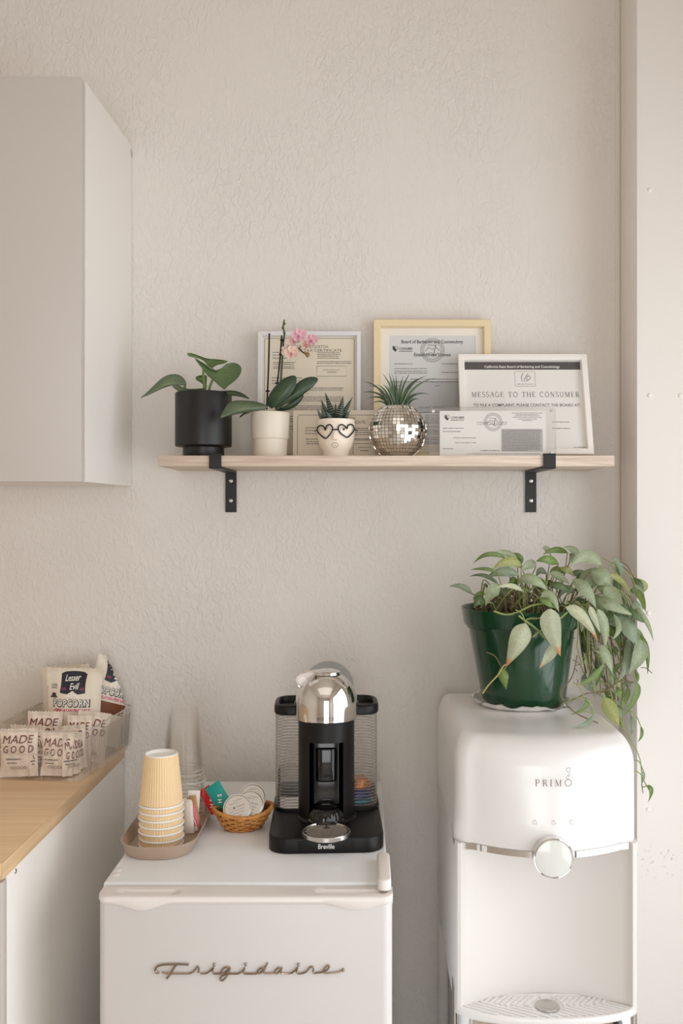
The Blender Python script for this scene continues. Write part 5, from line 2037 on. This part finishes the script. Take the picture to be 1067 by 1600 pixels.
def popcorn(label, loc, rot, seed, second=False):
    wd, h = (.104, .185) if second else (.118, .185)
    t, bo, fm_ = bag('popcorn_bag', label, 'popcorn bag', loc, rot, wd, h, .017, M_pop, 'popcorn bags at the back of the bin', seed, .06, fold=second)
    m1, m2_, m3 = fm_(.0004), fm_(.0007), fm_(.0010)
    zc = h - .030
    a = MB()
    sh = [(-.027, zc + .020), (-.014, zc + .023), (0, zc + .024), (.014, zc + .023), (.027, zc + .020), (.0265, zc + .006), (.028, zc - .012), (.024, zc - .0215), (.012, zc - .022), (0, zc - .0235), (-.012, zc - .022), (-.024, zc - .0215), (-.028, zc - .012), (-.0265, zc + .006)]
    # emblem built as a strip grid so that it follows the pouch
    k = 14
    lo, up = [], []
    for i in range(k + 1):
        x = -.0275 + .055 * i / k
        s_ = abs(x) / .0275
        up.append((x, zc + .024 - .004 * s_ ** 2))
        lo.append((x, zc - .0235 + .003 * s_ ** 3))
    for j in range(6):
        for i in range(k):
            q = []
            for (ii, jj) in ((i, j), (i + 1, j), (i + 1, j + 1), (i, j + 1)):
                x = up[ii][0]
                z = lo[ii][1] + (up[ii][1] - lo[ii][1]) * jj / 6
                pin = 1 - .05 * sin(pi * (jj / 6))
                q.append((x * pin, z))
            a.add([m1(*p) for p in q], [(0, 1, 2, 3)])
    a.build('emblem', M_navy, bo)
    wt_ = MB()
    wt_.text('Lesser', .0185, m2_, (-.002, zc + .0105), shear=.32, bold=.012, width=.033, rot=.07)
    wt_.text('Evil', .0185, m2_, (.003, zc - .0070), shear=.32, bold=.012, width=.021, rot=.07)
    wt_.build('script_lettering', M_wp, bo)
    pk = MB()
    for x in (-.019, .020):
        for z in (-.011, -.014):
            pk.words(x - .005, x + .005, zc + z, .0013, m2_, rng, .2)
    for i in range(24):
        x = -.033 + .066 * i / 24
    pk.text('HIMALAYAN PINK SALT', .0088, m1, (0, zc - .0565), bold=.03, width=.078, shear=.15)
    pk.build('pink_lettering', M_pink, bo)
    kn = MB()
    for x, z, r_ in ((-.006, -.0245, .0042), (.0, -.0215, .005), (.006, -.025, .0044), (.0, -.0275, .0045), (-.010, -.0275, .003), (.010, -.0275, .003)):
        kn.poly2([(x + r_ * cos(R(q)), zc + z + r_ * sin(R(q))) for q in range(0, 360, 30)], m2_)
    kn.build('kernel_print', M_wp, bo)
    yl = MB()
    for x, z in ((-.005, -.024), (.002, -.0205), (.004, -.027)):
        yl.poly2([(x + .0012 * cos(R(q)), zc + z + .0012 * sin(R(q))) for q in range(0, 360, 45)], m3)
    yl.build('kernel_centres', M_yel, bo)
    bl_, wl_ = MB(), MB()
    z = zc - .0415
    bl_.text('POPCORN', .0205, m2_, (-.0015, z - .0006), bold=.075, spacing=1.16, width=.0815)
    wl_.text('POPCORN', .0192, m3, (-.002, z), bold=.012, spacing=1.24, width=.0775)
    bl_.build('heading_outline', M_ink, bo)
    wl_.build('heading', M_wp, bo)
    sm = MB()
    sm.poly2([(-.041 + .0055 * cos(R(q)), zc - .026 + .0055 * sin(R(q))) for q in range(0, 360, 30)], m1)
    sm.rect2(-.049, -.033, zc - .031, zc - .028, m1, 4, 1)
    for z in (-.004, -.0075, -.011):
        sm.words(-.047, -.034, zc + z, .0022, m1, rng, .3)
    sm.build('seal_print', M_ink, bo)
    if second:
        br_ = MB()
        br_.rect2(-.034, .040, zc - .088, zc - .064, m1, 8, 4)
        br_.build('brown_picture', mat('cocoa_print', (120, 66, 36), .5), bo)
        pk2 = MB()
        pk2.poly2([(-.034 + .011 * cos(R(q)), zc - .073 + .009 * sin(R(q))) for q in range(0, 360, 30)], m2_)
        pk2.build('pink_roundel', M_pink, bo)
    return t


def inbin(px, py, Z, dz=0):
    p = P(px, py, Z)
    return p


zb_ = zwt + .0022
c = P(112, 1120, 1.985)
popcorn('cream popcorn bag with a navy emblem standing upright in the clear bin', (c.x, c.y, zb_ + .0035), (R(-3), R(1.5), R(2)), 5)
c = Mb @ Vector((.034, .222, 0))
popcorn('cream popcorn bag tilted to the right against the back corner of the bin', (c.x, c.y, zb_ + .020), (R(-3), R(19), R(34)), 9, True)
c = P(104, 1120, 2.03)
bag('popcorn_bag', 'popcorn bag of which only the top edge shows, behind the upright one', 'popcorn bag', (c.x + .006, c.y + .002, zb_ + .0035), (R(-2), R(-4), R(2)), .106, .183, .010, M_pop, 'popcorn bags at the back of the bin', 3, .06)

M_snack = mat('pale_tan_snack_foil', (240, 226, 211), .42)
SNK = 'red-lettered snack packets in the clear bin'
GOODX = 0


def snack(label, px, pytop, Z, tilt, yaw, seed, wd=.072, h=None, lean=-4, zlow=0):
    ztop_ = PZ(pytop, Z)
    h = h or (ztop_ - zb_)
    c = P(px, 1150, Z)
    t, bo, fm_ = bag('snack_packet', label, 'snack packet', (c.x, c.y, ztop_ - h), (R(lean), R(tilt), R(yaw)), wd, h, .0075, M_snack, SNK, seed, .10)
    m1 = fm_(.0018)
    a = MB()
    a.text('MADE', .0215, m1, (-.001, h * .9 - .0105), shear=.18, bold=0, width=wd * .84)
    a.text('G O O D', .0200, m1, (0, h * .9 - .0295), shear=.1, bold=.006, width=wd * .82)
    a.build('lettering', M_red, bo)
    g = MB()
    for i in range(5):
        x = (i - 2) * .0068
        g.stroke(arc(x, .018, .0026, .0026, 0, 360, 14), .0007, m1)
    g.words(-.024, .006, h * .38, .003, m1, rng)
    g.words(-.022, -.002, h * .30, .0025, m1, rng)
    g.build('symbols', M_ink, bo)
    return t


snack('snack packet at the back left of the bin, its red lettering clear above the rim', 68, 1112.5, 1.945, 1, 3, 11)
snack('snack packet at the back right, wedged behind the right rim of the bin', 137, 1113, 1.957, 8, 6, 12, .068)
snack('snack packet between the two back ones, half hidden by the right one', 122, 1119, 1.935, 2, 8, 15, .05)
snack('snack packet at the front left of the bin, pressed against the front wall', 30, 1139.5, 1.845, -1, 4, 13, .074)
snack('snack packet at the front centre of the bin, beside the front left one', 88, 1145, 1.850, 2, 3, 14, .062)
snack('snack packet standing behind the front left packet in the bin', 38, 1140, 1.866, 3, 2, 16, .07)
snack('snack packet standing behind the front centre packet in the bin', 98, 1142, 1.872, -2, 4, 17, .062)
snack('snack packet halfway back on the left in the bin', 40, 1134, 1.897, 2, 3, 18, .07)
snack('snack packet halfway back on the right in the bin', 112, 1134, 1.905, -3, 6, 19, .062)
snack('edge-on snack packet at the front right corner of the bin', 112, 1150, 1.858, 4, 62, 20, .050)
snack('edge-on snack packet slotted between the two front packets of the bin', 59, 1149, 1.862, 3, 68, 21, .050)
snack('edge-on snack packet along the right wall, halfway to the back of the bin', 121, 1148, 1.90, 3, 66, 22, .050)
snack('edge-on snack packet along the right wall, just behind the front right corner one', 116, 1149, 1.880, -2, 64, 23, .050)

# ------------------------------------------------------------------ crumpled paper and the trailing plant on the dispenser
pc = Vector((PX(818, 1.9), 1.9 - ZW, ztop + .0004))
t = thing('paper_towel', 'crumpled white paper under the green plant pot', 'paper', pc)
b = MB()
N = 64
rg = random.Random(2)
rings = []
for k_, s in enumerate((0, .45, .7, .82, .9, .96, 1)):
    ring_ = []
    for i in range(N):
        a = 2 * pi * i / N
        side = .5 - .5 * cos(a - R(20))          # higher and wider on the left
        r_ = s * (.093 + .016 * side + .010 * noise.noise(Vector((cos(a) * 2.2, sin(a) * 2.2, 3))) + .007 * noise.noise(Vector((cos(a) * 7, sin(a) * 7, 5))))
        z = .0012 + max(0, (s - .84) / .16) ** 1.3 * (.006 + .011 * side + .012 * noise.noise(Vector((cos(a) * 5, sin(a) * 5, 9 + s * 3)))) * (1 if s < 1 else .75)
        ring_.append((r_ * cos(a), r_ * sin(a), max(.0008, z)))
    rings.append(ring_)
top_ = rings[1:]
b.loft([[(x, y, z - .0007) for x, y, z in l] for l in top_][::-1] + [l for l in top_], False, False)
b.build('sheet', M_paper, t, False, 25)

t = thing('trailing_plant', 'silvery trailing vine in a dark green nursery pot on the water dispenser', 'potted plant', (pc.x, pc.y, ztop + .0024))
zr = PZ(948, 1.9) - (ztop + .0024)
rx_ = -.006
pot = MB()
pr = [(0, .0), (.074, 0), (.078, .001), (.0825, .008), (.0845, .014)]
zr0 = zr - .036
pr += [(.0845 + (.1065 - .0845) * q / 8, .014 + (zr0 - .014) * q / 8) for q in range(1, 9)]
pr += [(.1075, zr0 + .001), (.114, zr0 + .0015), (.1155, zr0 + .004), (.1195, zr - .003), (.1205, zr - .0012), (.1195, zr), (.117, zr - .0005), (.1155, zr - .004), (.110, zr - .04)]
pot.lathe(pr, 96)
pot.v = [(x + rx_ * z / zr, y, z) for x, y, z in pot.v]
pot.build('pot', M_greenpot, t, False, 30)
so = MB().lathe([(.1115, zr - .030), (.07, zr - .022), (.03, zr - .018), (0, zr - .017)], 48, (rx_, 0, 0))
so.v = [(x, y, z + .004 * noise.noise(Vector((x * 60, y * 60, 1)))) for x, y, z in so.v]
so.build('soil', M_soil, t, False, 60)
o3 = lambda q: [(690 + x / 2.83, 840 + y / 2.83) for x, y in q]
SIL, SIL2 = (.24, .295, .165), (.335, .39, .245)
GRN, GRN2 = (.11, .175, .04), (.18, .265, .07)
GRY, GRY2 = (.20, .26, .17), (.28, .34, .23)
PAL, PAL2 = (.37, .40, .25), (.46, .48, .32)
DRK, DRK2 = (.06, .10, .035), (.10, .155, .055)
YEL, YEL2 = (.32, .36, .12), (.42, .44, .18)
OR = (.52, .24, .10)
KIND = {'s': (SIL, SIL2), 'g': (GRN, GRN2), 'y': (GRY, GRY2), 'p': (PAL, PAL2), 'd': (DRK, DRK2), 'l': (YEL, YEL2)}
LV = [  # base, middle, tip in the plant's own drawing; width; colour; depth; tip
    ((135, 250), (88, 216), (30, 217), 26, 'y', 1.87), ((190, 250), (162, 252), (138, 275), 24, 'g', 1.86), ((196, 290), (168, 276), (142, 312), 52, 'd', 1.80), ((258, 226), (222, 240), (194, 302), 58, 's', 1.80),
    ((290, 228), (285, 250), (268, 284), 55, 'd', 1.85), ((245, 152), (190, 138), (125, 143), 16, 'g', 1.85), ((248, 205), (190, 168), (120, 173), 18, 'd', 1.84), ((340, 165), (270, 148), (192, 182), 46, 'y', 1.85),
    ((356, 132), (292, 104), (224, 142), 46, 'l', 1.86), ((285, 92), (205, 74), (140, 116), 22, 'g', 1.87), ((335, 102), (290, 68), (225, 66), 30, 's', 1.88), ((350, 118), (342, 82), (296, 70), 26, 'g', 1.90),
    ((416, 128), (384, 120), (346, 156), 42, 's', 1.86), ((356, 236), (302, 212), (240, 221), 22, 'p', 1.79), ((345, 181), (412, 188), (470, 238), 50, 's', 1.80), ((516, 116), (466, 96), (416, 106), 40, 'g', 1.85),
    ((556, 66), (502, 54), (446, 76), 28, 'g', 1.88), ((482, 74), (462, 48), (446, 52), 26, 's', 1.92), ((566, 106), (590, 62), (536, 40), 50, 's', 1.88), ((704, 122), (640, 80), (568, 130), 62, 's', 1.84),
    ((690, 136), (645, 190), (640, 226), 80, 's', 1.85), ((660, 150), (720, 180), (746, 216), 80, 's', 1.83), ((480, 158), (522, 172), (566, 206), 36, 's', 1.83), ((582, 184), (640, 232), (682, 312), 60, 's', 1.795),
    ((738, 164), (792, 190), (832, 252), 28, 'l', 1.84), ((790, 168), (784, 122), (754, 84), 42, 'y', 1.90), ((884, 242), (886, 212), (866, 180), 50, 'l', 1.90), ((828, 234), (874, 252), (890, 326), 30, 'g', 1.86),
    ((724, 214), (762, 260), (802, 296), 66, 's', 1.83), ((690, 268), (752, 300), (852, 346), 50, 's', 1.82), ((850, 298), (906, 370), (936, 458), 24, 's', 1.84), ((832, 308), (868, 352), (902, 376), 28, 'd', 1.82),
    ((550, 310), (622, 350), (690, 456), 52, 'p', 1.775, OR), ((478, 316), (492, 404), (525, 524), 98, 'p', 1.765, OR), ((372, 380), (342, 460), (284, 572), 92, 'p', 1.768, OR), ((502, 478), (478, 515), (432, 578), 52, 'p', 1.772, OR),
    ((264, 572), (276, 620), (286, 672), 44, 'g', 1.772), ((440, 262), (486, 262), (518, 330), 44, 's', 1.785), ((436, 268), (468, 290), (514, 316), 30, 'g', 1.782), ((474, 214), (532, 214), (588, 252), 34, 'd', 1.81),
    ((655, 305), (674, 352), (702, 424), 32, 'p', 1.785), ((690, 318), (722, 392), (722, 482), 50, 's', 1.80), ((762, 340), (784, 400), (752, 452), 28, 's', 1.80), ((732, 330), (790, 372), (802, 438), 74, 'd', 1.83),
    ((812, 348), (836, 412), (866, 474), 74, 'y', 1.82), ((820, 450), (826, 540), (778, 640), 46, 'y', 1.83), ((880, 452), (872, 522), (828, 604), 76, 's', 1.82), ((874, 428), (906, 500), (910, 606), 26, 'g', 1.84),
    ((704, 474), (734, 530), (756, 602), 50, 's', 1.81), ((718, 556), (662, 622), (586, 656), 26, 'g', 1.80, (.5, .3, .22)), ((632, 606), (646, 645), (672, 684), 46, 'y', 1.86), ((742, 560), (752, 610), (762, 668), 46, 'y', 1.85),
    ((716, 706), (752, 770), (784, 834), 66, 'l', 1.80), ((862, 640), (856, 706), (796, 796), 30, 'g', 1.83), ((826, 662), (820, 700), (802, 748), 28, 'g', 1.84), ((628, 706), (636, 744), (566, 786), 22, 'g', 1.74),
    ((674, 780), (640, 822), (568, 840), 22, 'y', 1.685), ((768, 716), (786, 760), (792, 806), 22, 's', 1.85), ((838, 786), (848, 832), (836, 876), 26, 'y', 1.85), ((880, 834), (884, 872), (866, 904), 16, 'g', 1.85),
    ((862, 590), (868, 620), (858, 650), 16, 'g', 1.85), ((892, 1032), (890, 1062), (886, 1090), 18, 'y', 1.86), ((905, 1098), (926, 1120), (912, 1172), 22, 'g', 1.85),
    ((600, 300), (640, 340), (650, 390), 40, 'd', 1.86), ((700, 400), (760, 420), (790, 500), 40, 'g', 1.87), ((640, 260), (700, 300), (720, 380), 56, 'y', 1.85), ((760, 250), (800, 300), (800, 380), 50, 'g', 1.88), ((520, 130), (560, 140), (590, 176), 36, 'l', 1.88),
    ((430, 175), (450, 205), (470, 190), 40, 'g', 1.86), ((760, 480), (770, 500), (766, 530), 26, 'g', 1.88), ((800, 640), (830, 650), (852, 640), 24, 'y', 1.86), ((690, 520), (700, 580), (730, 640), 34, 'd', 1.87), ((640, 190), (610, 160), (560, 160), 40, 'y', 1.9)]
rx2 = random.Random(77)
for _ in range(30):      # hidden and half-hidden leaves of the thick right-hand side
    x, y = rx2.uniform(600, 860), rx2.uniform(150, 470)
    dx_ = (x - 640) * .18 + rx2.uniform(-20, 20)
    l_ = rx2.uniform(70, 120)
    LV.append(((x, y), (x + dx_ * .6, y + l_ * .45), (x + dx_, y + l_), rx2.uniform(28, 50), rx2.choice('sygydd'), rx2.uniform(1.845, 1.885)))
for _ in range(16):
    x, y = rx2.uniform(660, 850), rx2.uniform(480, 760)
    dx_ = rx2.uniform(-40, 30)
    l_ = rx2.uniform(50, 90)
    LV.append(((x, y), (x + dx_ * .7, y + l_ * .4), (x + dx_, y + l_), rx2.uniform(18, 32), rx2.choice('ygygl'), rx2.uniform(1.83, 1.87)))
for _ in range(10):
    x, y = rx2.uniform(300, 600), rx2.uniform(150, 260)
    dx_ = rx2.uniform(-70, 60)
    LV.append(((x, y), (x + dx_ * .6, y - 14), (x + dx_, y + rx2.uniform(0, 30)), rx2.uniform(22, 36), rx2.choice('sygyd'), rx2.uniform(1.86, 1.92)))
lf = MB()
rg = random.Random(21)
bases = []
for i, q in enumerate(LV):
    (b_, m_, tp), wd, kd, Z = o3(q[:3]), q[3] / 2.83 * 1.02, q[4], q[5]
    dzb, dzt = rg.uniform(-.008, .012), rg.uniform(-.022, .010)
    pb, pm, pt = P(*b_, Z + dzb), P(*m_, Z - .008), P(*tp, Z + dzt)
    c0_, c1_ = KIND[kd]
    v = rg.uniform(.88, 1.12)
    lf.leaf(pb, pm, pt, wd * Z / F, (rg.uniform(-.3, .3), -1, rg.uniform(.0, .45)), .70, .92, rg.choice((-.35, -.2, .15, -.28)), 11, 6, .05, c0=tuple(x * v for x in c0_), c1=tuple(x * v for x in c1_), tipc=q[6] if len(q) > 6 else None, tipat=.84, seed=i)
    bases.append((pb, Z))
lf.build('foliage', M_leaf, t, True, 70, True, False)
st = MB()
BR, GS = (.16, .115, .06, 1), (.24, .30, .10, 1)
sc_ = Vector((pc.x + rx_, pc.y, ztop + zr - .012))
# leaf stalks: short ones to the nearest runner, long ones from the soil
for i, (pb, Z) in enumerate(bases):
    st.col = GS if i % 3 else BR
    q = LV[i][0]
    if q[1] < 330 and q[0] < 760:       # from the pot
        root = sc_ + Vector(((pb.x - sc_.x) * .72 + rg.uniform(-.012, .012), max(-.085, min(.06, (pb.y - sc_.y) * .8)) + rg.uniform(-.01, .01), rg.uniform(-.006, .004)))
        md = (root * .45 + pb * .55) + Vector((rg.uniform(-.006, .006), 0, .012))
    else:
        root = pb + Vector((-.016 - rg.random() * .012, rg.uniform(-.004, .008), .022 + rg.random() * .014))
        md = (root + pb) / 2 + Vector((.002, 0, .006))
    st.tube(smooth_path([root, md, pb], 4), [.0011] * 9, 5)
# tangle of runners over the soil
for i in range(95):
    st.col = BR if i % 3 else GS
    a, r_ = rg.uniform(0, 2 * pi), .10 * sqrt(rg.random())
    p0_ = sc_ + Vector((r_ * cos(a), r_ * sin(a) * .9, -.006))
    a2 = a + rg.uniform(-1.6, 1.6)
    r2 = .10 * sqrt(rg.random())
    p2_ = sc_ + Vector((r2 * cos(a2), r2 * sin(a2) * .9, rg.uniform(0, .02)))
    md = (p0_ + p2_) / 2 + Vector((rg.uniform(-.02, .02), rg.uniform(-.02, .01), rg.uniform(.012, .06)))
    st.tube(smooth_path([p0_, md, p2_], 5), [rg.uniform(.0009, .0016)] * 11, 5)
# stout green runners over the front rim
RUN = [([(230, 325), (280, 340), (330, 332), (400, 300), (470, 290)], 1.785, .0019, GS), ([(340, 345), (372, 370), (420, 405), (470, 460)], 1.77, .0020, GS), ([(402, 440), (440, 410), (520, 360), (555, 330)], 1.768, .0018, GS), ([(372, 380), (380, 360), (440, 355), (500, 330)], 1.775, .0016, GS),
       ([(180, 690), (205, 655), (250, 605), (270, 572), (284, 560)], 1.770, .0014, (.45, .36, .14, 1)), ([(284, 572), (262, 600), (215, 640)], 1.772, .0010, GS)]
# hanging vines on the right side of the pot
for x0, x1, yb in ((600, 620, 560), (612, 640, 640), (625, 650, 520), (636, 662, 610), (648, 676, 700), (660, 690, 560), (668, 705, 690), (640, 628, 560), (690, 760, 720), (720, 770, 800), (780, 800, 840), (800, 830, 700), (850, 860, 640), (606, 640, 600), (654, 660, 640), (700, 735, 660), (740, 790, 830)):
    mid_ = (x0 + x1) / 2 + rg.uniform(-10, 10)
    RUN.append(([(x0 - 50, 280), (x0 - 6, 330), (x0 + 4, 420), (mid_, (420 + yb) / 2), (x1, yb)], rg.uniform(1.80, 1.90), rg.uniform(.0010, .0016), BR if rg.random() < .6 else GS))
for _ in range(26):      # aerial rootlets
    x, y = rg.uniform(590, 760), rg.uniform(420, 700)
    RUN.append(([(x, y), (x + rg.uniform(-16, 16), y + rg.uniform(-6, 14)), (x + rg.uniform(-34, 34), y + rg.uniform(-10, 30))], rg.uniform(1.81, 1.88), .0007, BR))
RUN += [([(600, 520), (575, 620), (525, 680), (545, 730), (600, 780), (690, 820)], 1.70, .0012, BR), ([(524, 700), (560, 722), (640, 690), (700, 682), (760, 660)], 1.80, .0012, BR), ([(545, 730), (590, 708), (628, 706)], 1.795, .0010, GS), ([(600, 775), (640, 770), (674, 780)], 1.69, .0010, GS),
        ([(700, 690), (760, 650), (800, 632), (850, 640)], 1.82, .0011, BR), ([(810, 640), (800, 720), (790, 800), (812, 850)], 1.85, .0012, GS), ([(880, 575), (905, 578), (930, 600)], 1.84, .0008, BR), ([(700, 700), (716, 706)], 1.81, .001, GS), ([(760, 790), (820, 870), (870, 960), (884, 1034), (886, 1100), (905, 1098)], 1.86, .0011, GS), ([(884, 1090), (890, 1130)], 1.86, .0009, BR)]
for q, Z, r_, c_ in RUN:
    st.col = c_
    pp = smooth_path([P(x, y, Z + rg.uniform(-.003, .003)) for x, y in o3(q)], 4)
    st.tube(pp, [r_] * len(pp), 5)
st.build('vines', M_stem, t, True, 60, True)
